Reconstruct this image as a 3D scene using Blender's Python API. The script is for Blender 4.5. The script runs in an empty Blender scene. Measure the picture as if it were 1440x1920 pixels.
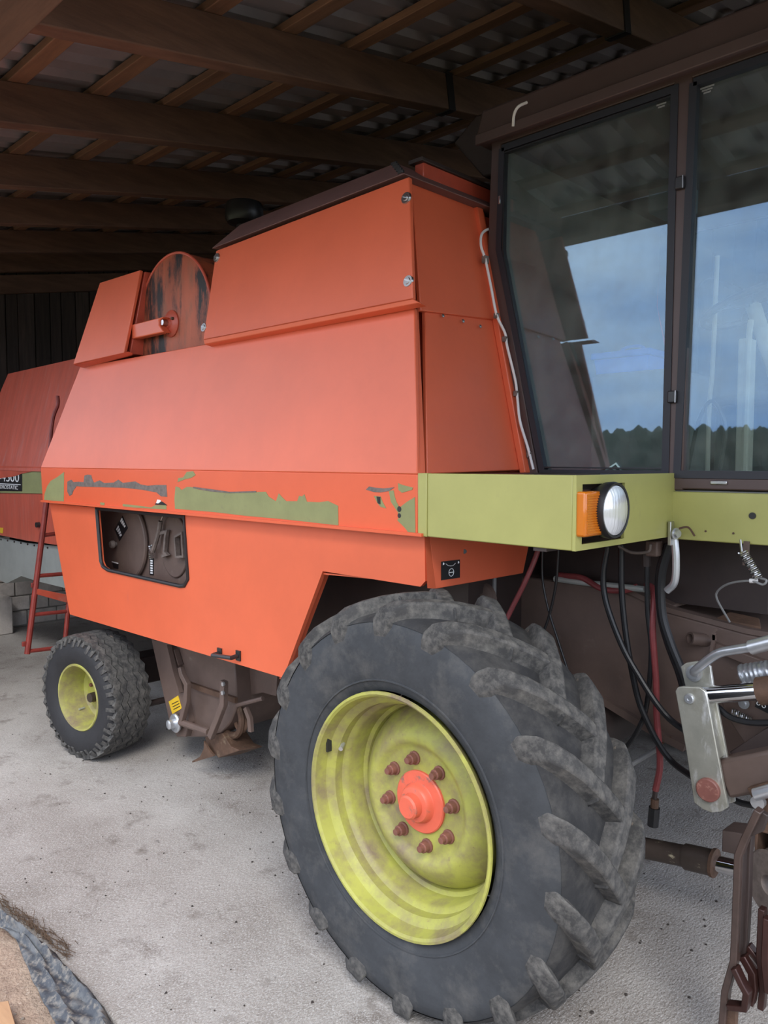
import bpy, bmesh, math, random
from mathutils import Vector as V, Matrix, Quaternion

random.seed(7)
SC = bpy.context.scene
COL = SC.collection

# ------------------------------------------------------------------ camera
# World axes follow the harvester: +X is its driving direction, +Y goes across
# it into the shed, +Z is up.  Units are metres, the camera stands at X=Y=0.
EYE = V((0.0, 0.0, 1.85))
FPX = 1455.0                       # focal length for a 1440 x 1920 frame
YAW = math.radians(45.7)
PITCH = math.radians(3.62)
HEAD = V((-math.cos(YAW), math.sin(YAW), 0))
RIGHT = V((math.sin(YAW), math.cos(YAW), 0))
FWD = HEAD * math.cos(PITCH) - V((0, 0, 1)) * math.sin(PITCH)
UP = HEAD * math.sin(PITCH) + V((0, 0, 1)) * math.cos(PITCH)
cd = bpy.data.cameras.new('camera')
cam = bpy.data.objects.new('camera', cd)
COL.objects.link(cam)
cd.sensor_fit = 'VERTICAL'
cd.sensor_height = 24.0
cd.lens = 24.0 * FPX / 1920.0
cd.clip_start = 0.05
cd.clip_end = 2000
R3 = Matrix((RIGHT, UP, -FWD)).transposed()
cam.matrix_world = Matrix.Translation(EYE) @ R3.to_4x4()
SC.camera = cam

# ------------------------------------------------------------------ sky and exposure
SC.view_settings.view_transform = 'Standard'
SC.view_settings.look = 'None'
SC.view_settings.gamma = 1.0
SC.view_settings.use_curve_mapping = False
SC.view_settings.exposure = 1.5

world = bpy.data.worlds.new('overcast_sky')
SC.world = world
world.use_nodes = True
wn, wl = world.node_tree.nodes, world.node_tree.links
wn.clear()
w_out = wn.new('ShaderNodeOutputWorld')
w_bg = wn.new('ShaderNodeBackground')
w_tc = wn.new('ShaderNodeTexCoord')
w_mp = wn.new('ShaderNodeMapping')
w_mp.inputs['Scale'].default_value = (1.0, 1.0, 3.2)
w_nz = wn.new('ShaderNodeTexNoise')
w_nz.inputs['Scale'].default_value = 2.6
w_nz.inputs['Detail'].default_value = 7
w_nz.inputs['Roughness'].default_value = 0.55
w_cr = wn.new('ShaderNodeValToRGB')
w_cr.color_ramp.elements[0].position = 0.36
w_cr.color_ramp.elements[0].color = (0.42, 0.54, 0.76, 1)
w_cr.color_ramp.elements[1].position = 0.66
w_cr.color_ramp.elements[1].color = (0.95, 0.96, 1.0, 1)
wl.new(w_tc.outputs['Generated'], w_mp.inputs['Vector'])
wl.new(w_mp.outputs[0], w_nz.inputs['Vector'])
wl.new(w_nz.outputs['Fac'], w_cr.inputs[0])
wl.new(w_cr.outputs[0], w_bg.inputs['Color'])
w_bg.inputs['Strength'].default_value = 1.0
wl.new(w_bg.outputs[0], w_out.inputs[0])

# hazy sun behind the clouds: very wide, so it throws no crisp shadow
sd = bpy.data.lights.new('veiled_sun', 'SUN')
sd.energy = 0.9
sd.angle = math.radians(25)
sd.color = (1.0, 0.96, 0.9)
sun = bpy.data.objects.new('veiled_sun', sd)
COL.objects.link(sun)
sun.rotation_euler = V((-0.62, 0.55, -0.85)).to_track_quat('-Z', 'Y').to_euler()

# ------------------------------------------------------------------ helpers
def ray(px, py):
    return FWD + RIGHT * ((px - 720) / FPX) + UP * ((960 - py) / FPX)

def on_plane(px, py, p0, n):
    d = ray(px, py)
    t = (p0 - EYE).dot(n) / d.dot(n)
    return EYE + d * t

def atY(px, py, y): return on_plane(px, py, V((0, y, 0)), V((0, 1, 0)))
def atX(px, py, x): return on_plane(px, py, V((x, 0, 0)), V((1, 0, 0)))
def atZ(px, py, z): return on_plane(px, py, V((0, 0, z)), V((0, 0, 1)))


class MB:
    """collects faces; build() links them as one mesh object"""
    def __init__(self):
        self.v, self.f = [], []

    def add(self, vs, fs):
        o = len(self.v)
        self.v += [V(p) for p in vs]
        self.f += [tuple(i + o for i in f) for f in fs]
        return self

    def prism(self, pts, ext):
        pts = [V(p) for p in pts]
        n = len(pts)
        e = V(ext)
        vs = pts + [p + e for p in pts]
        fs = [tuple(range(n)), tuple(range(2 * n - 1, n - 1, -1))]
        fs += [(i, i + n, (i + 1) % n + n, (i + 1) % n) for i in range(n)]
        return self.add(vs, fs)

    def box(self, c, s, rot=None):
        c = V(c)
        vs = []
        for x in (-.5, .5):
            for y in (-.5, .5):
                for z in (-.5, .5):
                    p = V((x * s[0], y * s[1], z * s[2]))
                    if rot is not None:
                        p = rot @ p
                    vs.append(c + p)
        return self.add(vs, [(0, 1, 3, 2), (4, 6, 7, 5), (0, 4, 5, 1), (2, 3, 7, 6), (0, 2, 6, 4), (1, 5, 7, 3)])

    def box2(self, a, b):
        a, b = V(a), V(b)
        s = b - a
        return self.box((a + b) / 2, (abs(s.x), abs(s.y), abs(s.z)))

    def hexa(self, low, high):
        """eight corners: low ring of 4, high ring of 4"""
        return self.add(list(low) + list(high), [(3, 2, 1, 0), (4, 5, 6, 7), (0, 1, 5, 4), (1, 2, 6, 5), (2, 3, 7, 6), (3, 0, 4, 7)])

    def bar(self, p0, p1, w, h, nrm=(0, -1, 0)):
        """rectangular bar; w measured across nrm, h along nrm"""
        p0, p1 = V(p0), V(p1)
        d = (p1 - p0).normalized()
        n = V(nrm)
        n = (n - d * n.dot(d)).normalized()
        s = d.cross(n)
        q = [s * (-w / 2) + n * (-h / 2), s * (w / 2) + n * (-h / 2), s * (w / 2) + n * (h / 2), s * (-w / 2) + n * (h / 2)]
        return self.hexa([p0 + k for k in q], [p1 + k for k in q])

    def strip(self, path, w, h, nrm=(0, -1, 0)):
        """flat bar bent along a polyline, mitred"""
        path = [V(p) for p in path]
        n = V(nrm).normalized()
        rings = []
        for i, p in enumerate(path):
            a = (path[i] - path[i - 1]).normalized() if i else None
            b = (path[i + 1] - path[i]).normalized() if i < len(path) - 1 else None
            d = ((a or b) + (b or a)).normalized()
            s = d.cross(n).normalized()
            k = 1.0 if a is None or b is None else 1.0 / max(.4, d.dot(a))
            rings.append([p + s * (x * w / 2 * k) + n * (y * h / 2) for x, y in ((-1, -1), (1, -1), (1, 1), (-1, 1))])
        vs = [q for r in rings for q in r]
        fs = [(3, 2, 1, 0)]
        m = len(rings)
        for i in range(m - 1):
            for k in range(4):
                fs.append((i * 4 + k, i * 4 + (k + 1) % 4, i * 4 + 4 + (k + 1) % 4, i * 4 + 4 + k))
        fs.append(tuple((m - 1) * 4 + k for k in range(4)))
        return self.add(vs, fs)

    def tube(self, path, r, n=10, smooth_path=True, sub=6, cap=True):
        path = [V(p) for p in path]
        if smooth_path and len(path) > 2:
            P = [path[0] * 2 - path[1]] + path + [path[-1] * 2 - path[-2]]
            out = []
            for i in range(1, len(P) - 2):
                for k in range(sub):
                    t = k / sub
                    a, b, c, d = P[i - 1], P[i], P[i + 1], P[i + 2]
                    out.append(.5 * ((2 * b) + (c - a) * t + (2 * a - 5 * b + 4 * c - d) * t * t + (3 * b - a - 3 * c + d) * t ** 3))
            out.append(path[-1])
            path = out
        m = len(path)
        rr = r if isinstance(r, (list, tuple)) else [r] * m
        if len(rr) != m:
            rr = [rr[min(len(rr) - 1, int(i * len(rr) / m))] for i in range(m)]
        d0 = (path[1] - path[0]).normalized()
        nv = d0.orthogonal().normalized()
        vs, fs = [], []
        pd = d0
        for i in range(m):
            d = ((path[min(i + 1, m - 1)] - path[max(i - 1, 0)])).normalized()
            nv = pd.rotation_difference(d) @ nv
            pd = d
            b = d.cross(nv)
            for k in range(n):
                a = 2 * math.pi * k / n
                vs.append(path[i] + (nv * math.cos(a) + b * math.sin(a)) * rr[i])
        for i in range(m - 1):
            for k in range(n):
                fs.append((i * n + k, i * n + (k + 1) % n, (i + 1) * n + (k + 1) % n, (i + 1) * n + k))
        if cap:
            fs.append(tuple(range(n - 1, -1, -1)))
            fs.append(tuple((m - 1) * n + k for k in range(n)))
        return self.add(vs, fs)

    def lathe(self, prof, c, axis, n=48, closed=False):
        """prof: (radius, offset along axis) pairs"""
        c, ax = V(c), V(axis).normalized()
        u = ax.orthogonal().normalized()
        w = ax.cross(u)
        vs, fs, idx = [], [], []
        for r, a in prof:
            if r < 1e-6:
                idx.append([len(vs)] * n)
                vs.append(c + ax * a)
            else:
                row = []
                for k in range(n):
                    t = 2 * math.pi * k / n
                    row.append(len(vs))
                    vs.append(c + ax * a + (u * math.cos(t) + w * math.sin(t)) * r)
                idx.append(row)
        pairs = list(zip(idx[:-1], idx[1:]))
        if closed:
            pairs.append((idx[-1], idx[0]))
        for A, B in pairs:
            for k in range(n):
                q = [A[k], A[(k + 1) % n], B[(k + 1) % n], B[k]]
                q2 = []
                for x in q:
                    if x not in q2:
                        q2.append(x)
                if len(q2) > 2:
                    fs.append(tuple(q2))
        return self.add(vs, fs)

    def cyl(self, p0, p1, r, n=20, r2=None):
        p0, p1 = V(p0), V(p1)
        L = (p1 - p0).length
        return self.lathe([(0, 0), (r, 0), (r if r2 is None else r2, L), (0, L)], p0, p1 - p0, n)

    def torus(self, c, axis, R, r, n=40, m=10):
        prof = [(R + r * math.cos(2 * math.pi * k / m), r * math.sin(2 * math.pi * k / m)) for k in range(m)]
        return self.lathe(prof, c, axis, n, closed=True)

    def mesh(self, name, origin, sharp=35):
        me = bpy.data.meshes.new(name)
        bm = bmesh.new()
        vv = [bm.verts.new(p - origin) for p in self.v]
        for f in self.f:
            try:
                bm.faces.new([vv[i] for i in f])
            except ValueError:
                pass
        bmesh.ops.remove_doubles(bm, verts=bm.verts, dist=1e-5)
        bmesh.ops.recalc_face_normals(bm, faces=bm.faces)
        bm.to_mesh(me)
        bm.free()
        for p in me.polygons:
            p.use_smooth = True
        me.set_sharp_from_angle(angle=math.radians(sharp))
        return me

    def build(self, name, mat, parent=None, bevel=0.0, label=None, kind=None, origin=None, sharp=35):
        if origin is None:
            lo = V((min(p.x for p in self.v), min(p.y for p in self.v), min(p.z for p in self.v)))
            hi = V((max(p.x for p in self.v), max(p.y for p in self.v), max(p.z for p in self.v)))
            origin = (lo + hi) / 2
        origin = V(origin)
        me = self.mesh(name, origin, sharp)
        me.materials.append(mat)
        return link(name, me, origin, parent, bevel, label, kind)


WORLD = {}
def link(name, me, origin, parent=None, bevel=0.0, label=None, kind=None):
    o = bpy.data.objects.new(name, me)
    COL.objects.link(o)
    WORLD[o.name] = V(origin)
    if parent is not None:
        o.parent = parent
        o.location = V(origin) - WORLD[parent.name]
    else:
        o.location = origin
    if bevel:
        b = o.modifiers.new('edge', 'BEVEL')
        b.width = bevel
        b.segments = 2
        b.limit_method = 'ANGLE'
        b.angle_limit = math.radians(40)
        b.harden_normals = False
    if label:
        o['label'] = label
    if kind:
        o['kind'] = kind
    return o

def thing(name, loc, label, cat, group=None):
    o = bpy.data.objects.new(name, None)
    COL.objects.link(o)
    o.location = loc
    o.empty_display_size = 0.2
    WORLD[o.name] = V(loc)
    return tag(o, label, cat, group)

def tag(o, label, cat, group=None):
    o['label'] = label
    o['category'] = cat
    if group:
        o['group'] = group
    return o

def text_mesh(s, size, extrude=0.0006):
    cu = bpy.data.curves.new('lettering', 'FONT')
    cu.body = s
    cu.size = size
    cu.extrude = extrude
    cu.align_x = 'LEFT'
    ob = bpy.data.objects.new('lettering', cu)
    COL.objects.link(ob)
    dg = bpy.context.evaluated_depsgraph_get()
    me = bpy.data.meshes.new_from_object(ob.evaluated_get(dg))
    bpy.data.objects.remove(ob)
    return me

def lettering(s, size, pos, mat, parent, xdir, zdir, sx=1.0, name='lettering'):
    me = text_mesh(s, size)
    xd, zd = V(xdir).normalized(), V(zdir).normalized()
    nd = xd.cross(zd)
    M = Matrix((xd * sx, zd, nd)).transposed()
    for v in me.vertices:
        v.co = M @ v.co
    me.materials.clear()
    me.materials.append(mat)
    return link(name, me, V(pos), parent)

# ------------------------------------------------------------------ materials
def M_(name, col, rough=.5, metal=0., var=0., vscale=6., col2=None, bump=0., bscale=60., coat=0., stretch=(1, 1, 1),
       spec=.5, contrast=(.35, .65), rnd=0.):
    m = bpy.data.materials.new(name)
    m.use_nodes = True
    nt = m.node_tree
    b = nt.nodes['Principled BSDF']
    b.inputs['Roughness'].default_value = rough
    b.inputs['Metallic'].default_value = metal
    b.inputs['Specular IOR Level'].default_value = spec
    if coat:
        b.inputs['Coat Weight'].default_value = coat
        b.inputs['Coat Roughness'].default_value = .12
    c = (*col, 1)
    b.inputs['Base Color'].default_value = c
    tc = nt.nodes.new('ShaderNodeTexCoord')
    mp = nt.nodes.new('ShaderNodeMapping')
    mp.inputs['Scale'].default_value = stretch
    oi = nt.nodes.new('ShaderNodeObjectInfo')
    ad = nt.nodes.new('ShaderNodeVectorMath')
    ad.operation = 'ADD'
    ml = nt.nodes.new('ShaderNodeMath')
    ml.operation = 'MULTIPLY'
    ml.inputs[1].default_value = 37.0
    nt.links.new(oi.outputs['Random'], ml.inputs[0])
    nt.links.new(tc.outputs['Object'], ad.inputs[0])
    nt.links.new(ml.outputs[0], ad.inputs[1])
    nt.links.new(ad.outputs[0], mp.inputs[0])
    last = None
    if var or col2:
        nz = nt.nodes.new('ShaderNodeTexNoise')
        nz.inputs['Scale'].default_value = vscale
        nz.inputs['Detail'].default_value = 8
        nz.inputs['Roughness'].default_value = .65
        nt.links.new(mp.outputs[0], nz.inputs['Vector'])
        cr = nt.nodes.new('ShaderNodeValToRGB')
        cr.color_ramp.elements[0].position, cr.color_ramp.elements[1].position = contrast
        c2 = col2 if col2 else tuple(x * (1 - var) for x in col)
        cr.color_ramp.elements[0].color = (*c2, 1)
        cr.color_ramp.elements[1].color = c
        nt.links.new(nz.outputs['Fac'], cr.inputs[0])
        last = cr.outputs[0]
    if rnd:
        hs = nt.nodes.new('ShaderNodeHueSaturation')
        mr = nt.nodes.new('ShaderNodeMapRange')
        mr.inputs['To Min'].default_value = 1 - rnd
        mr.inputs['To Max'].default_value = 1 + rnd
        nt.links.new(oi.outputs['Random'], mr.inputs['Value'])
        nt.links.new(mr.outputs[0], hs.inputs['Value'])
        if last is None:
            hs.inputs['Color'].default_value = c
        else:
            nt.links.new(last, hs.inputs['Color'])
        last = hs.outputs[0]
    if last is not None:
        nt.links.new(last, b.inputs['Base Color'])
    if bump:
        n2 = nt.nodes.new('ShaderNodeTexNoise')
        n2.inputs['Scale'].default_value = bscale
        n2.inputs['Detail'].default_value = 6
        nt.links.new(mp.outputs[0], n2.inputs['Vector'])
        bp = nt.nodes.new('ShaderNodeBump')
        bp.inputs['Strength'].default_value = bump
        bp.inputs['Distance'].default_value = .01
        nt.links.new(n2.outputs['Fac'], bp.inputs['Height'])
        nt.links.new(bp.outputs[0], b.inputs['Normal'])
    return m

def wear(m, col, scale, lo, hi, stretch=(1, 1, 1), detail=10):
    """lay a second noise-shaped colour (dust, rust, soot) over a material"""
    nt = m.node_tree
    b = nt.nodes['Principled BSDF']
    tc = nt.nodes.new('ShaderNodeTexCoord')
    mp = nt.nodes.new('ShaderNodeMapping')
    mp.inputs['Scale'].default_value = stretch
    mp.inputs['Location'].default_value = (3.1, 1.7, 5.2)
    nz = nt.nodes.new('ShaderNodeTexNoise')
    nz.inputs['Scale'].default_value = scale
    nz.inputs['Detail'].default_value = detail
    nz.inputs['Roughness'].default_value = .7
    cr = nt.nodes.new('ShaderNodeValToRGB')
    cr.color_ramp.elements[0].position = lo
    cr.color_ramp.elements[1].position = hi
    mx = nt.nodes.new('ShaderNodeMix')
    mx.data_type = 'RGBA'
    nt.links.new(tc.outputs['Object'], mp.inputs[0])
    nt.links.new(mp.outputs[0], nz.inputs['Vector'])
    nt.links.new(nz.outputs['Fac'], cr.inputs[0])
    nt.links.new(cr.outputs[0], mx.inputs['Factor'])
    s = b.inputs['Base Color']
    if s.links:
        nt.links.new(s.links[0].from_socket, mx.inputs['A'])
    else:
        mx.inputs['A'].default_value = s.default_value
    mx.inputs['B'].default_value = (*col, 1)
    nt.links.new(mx.outputs['Result'], b.inputs['Base Color'])
    return m

ORANGE = wear(M_('orange_paint', (.76, .142, .060), .42, var=.10, vscale=2.2, bump=.04, bscale=3, coat=.12),
              (.62, .13, .085), 9, .62, .85, (1, 1, .25))
ORANGE2 = wear(M_('orange_fascia_paint', (.78, .125, .045), .42, var=.08, vscale=3, coat=.2), (.55, .16, .09), 14, .66, .8)
TAILP = wear(M_('dented_tail_paint', (.62, .12, .075), .38, var=.2, vscale=4, coat=.3, bump=.5, bscale=2.2, stretch=(4, 1, .7)), (.50, .20, .17), 7, .55, .8, (3, 1, .5))
DUSTY = wear(M_('dusty_cover_paint', (.20, .10, .09), .7, var=.2, vscale=5), (.30, .12, .08), 6, .6, .8)
ORANGE_D = wear(M_('faded_orange_paint', (.60, .10, .055), .45, var=.25, vscale=5, coat=.2, bump=.05, bscale=9), (.42, .17, .13), 7, .6, .8, (3, 1, .5))
REDLADDER = M_('red_ladder_paint', (.26, .035, .025), .5, var=.3, vscale=12)
GREEN = wear(M_('olive_green_paint', (.42, .41, .13), .45, var=.10, vscale=4, coat=.25), (.33, .30, .12), 7, .62, .85)
GREEN_OLD = wear(M_('old_green_paint', (.28, .29, .12), .6, var=.15, vscale=7), (.20, .20, .11), 22, .6, .75)
RIMG = wear(wear(M_('yellow_green_rim_paint', (.40, .40, .085), .55, var=.15, vscale=6), (.20, .15, .10), 4.5, .44, .66),
            (.20, .13, .08), 40, .63, .72)
GREYPRIMER = M_('bare_scraped_metal', (.20, .16, .14), .6, var=.4, vscale=40)
BROWN = wear(M_('brown_frame_paint', (.145, .098, .080), .55, var=.25, vscale=5, bump=.05, bscale=30), (.23, .18, .15), 8, .6, .8)
BROWN_D = M_('dark_brown_frame_paint', (.045, .030, .027), .5, var=.3, vscale=6)
CABFRAME = M_('brown_cab_paint', (.090, .058, .053), .45, var=.15, vscale=4)
RUBBER = wear(wear(M_('tyre_rubber', (.050, .054, .060), .78, var=.3, vscale=7, bump=.25, bscale=35, spec=.3),
                   (.10, .097, .093), 7, .50, .80), (.30, .25, .20), 22, .72, .80)
LUGR = wear(wear(M_('worn_tread_rubber', (.060, .059, .059), .85, var=.35, vscale=9, bump=.5, bscale=25, spec=.25, rnd=.12),
                 (.15, .142, .13), 26, .42, .72), (.28, .22, .17), 10, .67, .74)
DARKRUB = M_('clean_black_rubber', (.022, .022, .025), .7, var=.3, vscale=8, bump=.2, bscale=40)
TREADB = wear(wear(M_('tread_trough_rubber', (.036, .036, .038), .85, var=.3, vscale=8, bump=.4, bscale=30, spec=.25), (.075, .072, .068), 8, .45, .72), (.26, .21, .16), 12, .68, .76)
BLACK = M_('black_rubber', (.016, .016, .018), .45)
BLACKP = M_('black_plastic', (.022, .022, .024), .35)
SEAL = M_('dark_window_seal', (.020, .021, .028), .55)
STEEL = M_('bare_steel', (.55, .55, .55), .28, 1., var=.2, vscale=30)
CHROME = M_('chrome_rod', (.80, .80, .82), .12, 1.)
GALV = wear(wear(M_('galvanised_plate', (.52, .51, .44), .38, .55, var=.2, vscale=12), (.80, .80, .78), 14, .54, .66, (1.5, 1, .35)), (.36, .33, .25), 8, .56, .75)
ZINC = M_('zinc_pipe', (.62, .64, .67), .3, .7, var=.15, vscale=20)
RUST = wear(M_('rusty_steel', (.12, .065, .04), .75, var=.4, vscale=15, bump=.3, bscale=50), (.24, .18, .12), 12, .58, .72)
REDHUB = wear(M_('red_hub_paint', (.72, .13, .075), .45, var=.12, vscale=10), (.18, .13, .11), 15, .56, .66)
NUTM = wear(M_('rusty_wheel_nut', (.22, .085, .06), .7, var=.35, vscale=30), (.55, .16, .10), 30, .6, .7)
REDHOSE = M_('red_hose', (.25, .05, .052), .45, var=.25, vscale=15)
BLACKHOSE = M_('black_hose', (.018, .018, .02), .35, var=.3, vscale=30)
GREYHOSE = M_('grey_hose', (.25, .25, .25), .5)
WHITEW = M_('white_cable', (.75, .73, .72), .5)
WHITE = M_('white_print', (.85, .85, .85), .5)
STICKB = M_('black_sticker', (.012, .012, .014), .4)
YELLOW = M_('yellow_sticker', (.78, .50, .03), .5, var=.1, vscale=10)
PALEG = wear(M_('pale_galvanised_sheet', (.46, .49, .47), .45, .25, var=.18, vscale=3), (.30, .28, .25), 6, .62, .8)
BLUEP = M_('blue_plastic', (.04, .15, .90), .35)
CABIN = M_('cab_interior_grey', (.17, .17, .165), .7, var=.2, vscale=4)
SEATM = M_('black_seat_vinyl', (.02, .02, .022), .5)
CREAM = M_('cream_plastic', (.55, .53, .46), .5)
COPPER = wear(M_('red_primed_pin', (.27, .105, .085), .5, var=.2, vscale=20), (.52, .28, .22), 30, .55, .7)
SCREENM = wear(wear(M_('scorched_orange_screen', (.50, .115, .05), .55, var=.3, vscale=5, stretch=(1, 1, .3)), (.20, .09, .05), 6, .5, .75, (1.4, 1, .5)),
               (.018, .014, .013), 4.2, .50, .60, (1.6, 1, .40))
AMBER = M_('amber_lens', (.62, .17, .01), .18, coat=.6)

def glass_mat(name, tint, refl, ior):
    m = bpy.data.materials.new(name)
    m.use_nodes = True
    nt = m.node_tree
    nt.nodes.clear()
    o = nt.nodes.new('ShaderNodeOutputMaterial')
    t = nt.nodes.new('ShaderNodeBsdfTransparent')
    t.inputs[0].default_value = (*tint, 1)
    g = nt.nodes.new('ShaderNodeBsdfGlossy')
    g.inputs['Color'].default_value = (*refl, 1)
    g.inputs['Roughness'].default_value = .015
    ge = nt.nodes.new('ShaderNodeNewGeometry')
    dt = nt.nodes.new('ShaderNodeVectorMath')
    dt.operation = 'DOT_PRODUCT'
    nt.links.new(ge.outputs['Normal'], dt.inputs[0])
    nt.links.new(ge.outputs['Incoming'], dt.inputs[1])
    def mth(op, a, b=None):
        n = nt.nodes.new('ShaderNodeMath')
        n.operation = op
        for k, x in enumerate((a, b)):
            if x is None:
                continue
            if isinstance(x, float):
                n.inputs[k].default_value = x
            else:
                nt.links.new(x, n.inputs[k])
        return n
    ab = mth('ABSOLUTE', dt.outputs['Value'])
    om = mth('SUBTRACT', 1.0, ab.outputs[0])
    pw = mth('POWER', om.outputs[0], 5.0)
    sc = mth('MULTIPLY', pw.outputs[0], 1.0 - ior)
    f = mth('ADD', sc.outputs[0], ior)
    mx = nt.nodes.new('ShaderNodeMixShader')
    nt.links.new(f.outputs[0], mx.inputs[0])
    nt.links.new(t.outputs[0], mx.inputs[1])
    nt.links.new(g.outputs[0], mx.inputs[2])
    # thin film of dust
    d = nt.nodes.new('ShaderNodeBsdfDiffuse')
    d.inputs[0].default_value = (.42, .46, .42, 1)
    tc = nt.nodes.new('ShaderNodeTexCoord')
    nz = nt.nodes.new('ShaderNodeTexNoise')
    nz.inputs['Scale'].default_value = 9
    nz.inputs['Detail'].default_value = 9
    cr = nt.nodes.new('ShaderNodeMapRange')
    cr.inputs['From Min'].default_value = .35
    cr.inputs['From Max'].default_value = .8
    cr.inputs['To Min'].default_value = .02
    cr.inputs['To Max'].default_value = .13
    nt.links.new(tc.outputs['Object'], nz.inputs['Vector'])
    nt.links.new(nz.outputs['Fac'], cr.inputs['Value'])
    m2 = nt.nodes.new('ShaderNodeMixShader')
    nt.links.new(cr.outputs[0], m2.inputs[0])
    nt.links.new(mx.outputs[0], m2.inputs[1])
    nt.links.new(d.outputs[0], m2.inputs[2])
    nt.links.new(m2.outputs[0], o.inputs[0])
    return m
GLASS = glass_mat('tinted_cab_glass', (.90, .95, .93), (.52, .72, .95), .125)
LENS = M_('headlamp_lens', (.80, .82, .84), .12, .35, coat=.8, bump=.35, bscale=9, stretch=(1, 8, .6))

# timber, masonry, ground
def wood(name, col, dark, st, rnd=.15):
    m = M_(name, col, .75, var=.3, vscale=3, col2=dark, stretch=st, bump=.15, bscale=14, rnd=rnd, contrast=(.3, .7))
    return m
RAFTER = wood('rafter_timber', (.165, .092, .060), (.08, .044, .032), (5, .7, 5))
PURLIN = wood('purlin_timber', (.23, .122, .068), (.12, .064, .038), (.7, 6, 6), .3)
BOARD = wood('old_wall_board', (.085, .062, .052), (.035, .027, .025), (5, 8, .6), .35)
PLATEM = wood('eave_timber', (.14, .085, .06), (.07, .045, .035), (.7, 5, 5))
SCRAP = wood('scrap_plywood', (.55, .33, .18), (.42, .24, .13), (1, 5, 1))
SHEET = M_('galvanised_roof_sheet', (.42, .40, .42), .38, .55, var=.2, vscale=3)
BLOCK = M_('concrete_block', (.62, .56, .51), .9, var=.3, vscale=7, bump=.4, bscale=60, rnd=.15)
MORTAR = M_('mortar', (.27, .25, .22), .95, var=.2, vscale=10)

def concrete():
    m = M_('brushed_concrete', (.42, .39, .362), .88, col2=(.21, .18, .155), vscale=1.0, bump=.0, contrast=(.32, .62))
    wear(m, (.15, .12, .10), 2.6, .58, .74, detail=12)
    wear(m, (.53, .515, .50), 170, .48, .66, (1, .7, 1))
    wear(m, (.17, .145, .125), 4.0, .56, .70, detail=14)
    wear(m, (.14, .12, .105), 210, .56, .68)
    wear(m, (.06, .05, .045), 9, .68, .75)
    nt = m.node_tree
    b = nt.nodes['Principled BSDF']
    tc = nt.nodes.new('ShaderNodeTexCoord')
    mp = nt.nodes.new('ShaderNodeMapping')
    mp.inputs['Scale'].default_value = (1.0, .5, 1)
    mp.inputs['Rotation'].default_value = (0, 0, .5)
    nz = nt.nodes.new('ShaderNodeTexNoise')
    nz.inputs['Scale'].default_value = 120
    nz.inputs['Detail'].default_value = 6
    bp = nt.nodes.new('ShaderNodeBump')
    bp.inputs['Strength'].default_value = .8
    bp.inputs['Distance'].default_value = .008
    nt.links.new(tc.outputs['Object'], mp.inputs[0])
    nt.links.new(mp.outputs[0], nz.inputs[0])
    nt.links.new(nz.outputs['Fac'], bp.inputs['Height'])
    nt.links.new(bp.outputs[0], b.inputs['Normal'])
    return m
CONCRETE = concrete()
SAND = wear(wear(M_('gravelly_sand', (.42, .31, .23), .95, col2=(.27, .19, .14), vscale=14, bump=.9, bscale=90), (.60, .50, .41), 75, .58, .7), (.16, .11, .09), 60, .6, .7)
FIELD = M_('field_grass', (.11, .12, .05), .95, col2=(.17, .14, .08), vscale=.3)
TARP = wear(wear(M_('blue_grey_plastic_sheet', (.055, .062, .075), .6, var=.3, vscale=9, bump=.3, bscale=40), (.20, .18, .155), 40, .48, .62), (.12, .125, .13), 7, .52, .68)
LEAF = M_('forest_foliage', (.035, .055, .025), .9, var=.4, vscale=.6)
STRAW = M_('dry_straw', (.12, .075, .045), .9, var=.5, vscale=60)
CLODM = M_('dark_soil_clod', (.05, .04, .035), .95, var=.3, vscale=40)
STONEM = M_('pebble', (.42, .36, .30), .9, var=.3, vscale=30, rnd=.3)

# ================================================================== THE SHED
SL = 0.187                               # roof rises towards +Y
def zraf(y): return 3.30 + SL * y       # underside of the rafters
RH = 0.205
XE, XF = -9.0, 2.6                       # end wall, open end
YW = 8.2                                 # far wall
floor = MB().box2((XE - .3, 1.14, -.14), (XF + 2.5, YW + .2, 0)).build('floor', CONCRETE, bevel=.012)
floor['kind'] = 'structure'
floor['label'] = 'stained pale concrete slab under the harvester'

# sandy ground in front of the slab, with gentle bumps
g = MB()
nx, ny = 90, 34
for j in range(ny + 1):
    for i in range(nx + 1):
        x = -9.5 + 15.0 * i / nx
        y = -1.9 + 3.2 * j / ny
        h = .015 * math.sin(x * 5 + y * 3) + .012 * math.sin(x * 11 - y * 9) + random.uniform(-.006, .006)
        h += -.035
        if i in (0, nx) or j in (0, ny):
            h = -.10
        g.v.append(V((x, y, h)))
for j in range(ny):
    for i in range(nx):
        a = j * (nx + 1) + i
        g.f.append((a, a + 1, a + nx + 2, a + nx + 1))
gs = g.build('ground', SAND, kind='structure', label='gravelly brown sand beside the slab')
fld = MB().add([(-700, -900, -.12), (500, -900, -.12), (500, 500, -.12), (-700, 500, -.12)], [(0, 1, 2, 3)]).build('field', FIELD, kind='structure')

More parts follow.
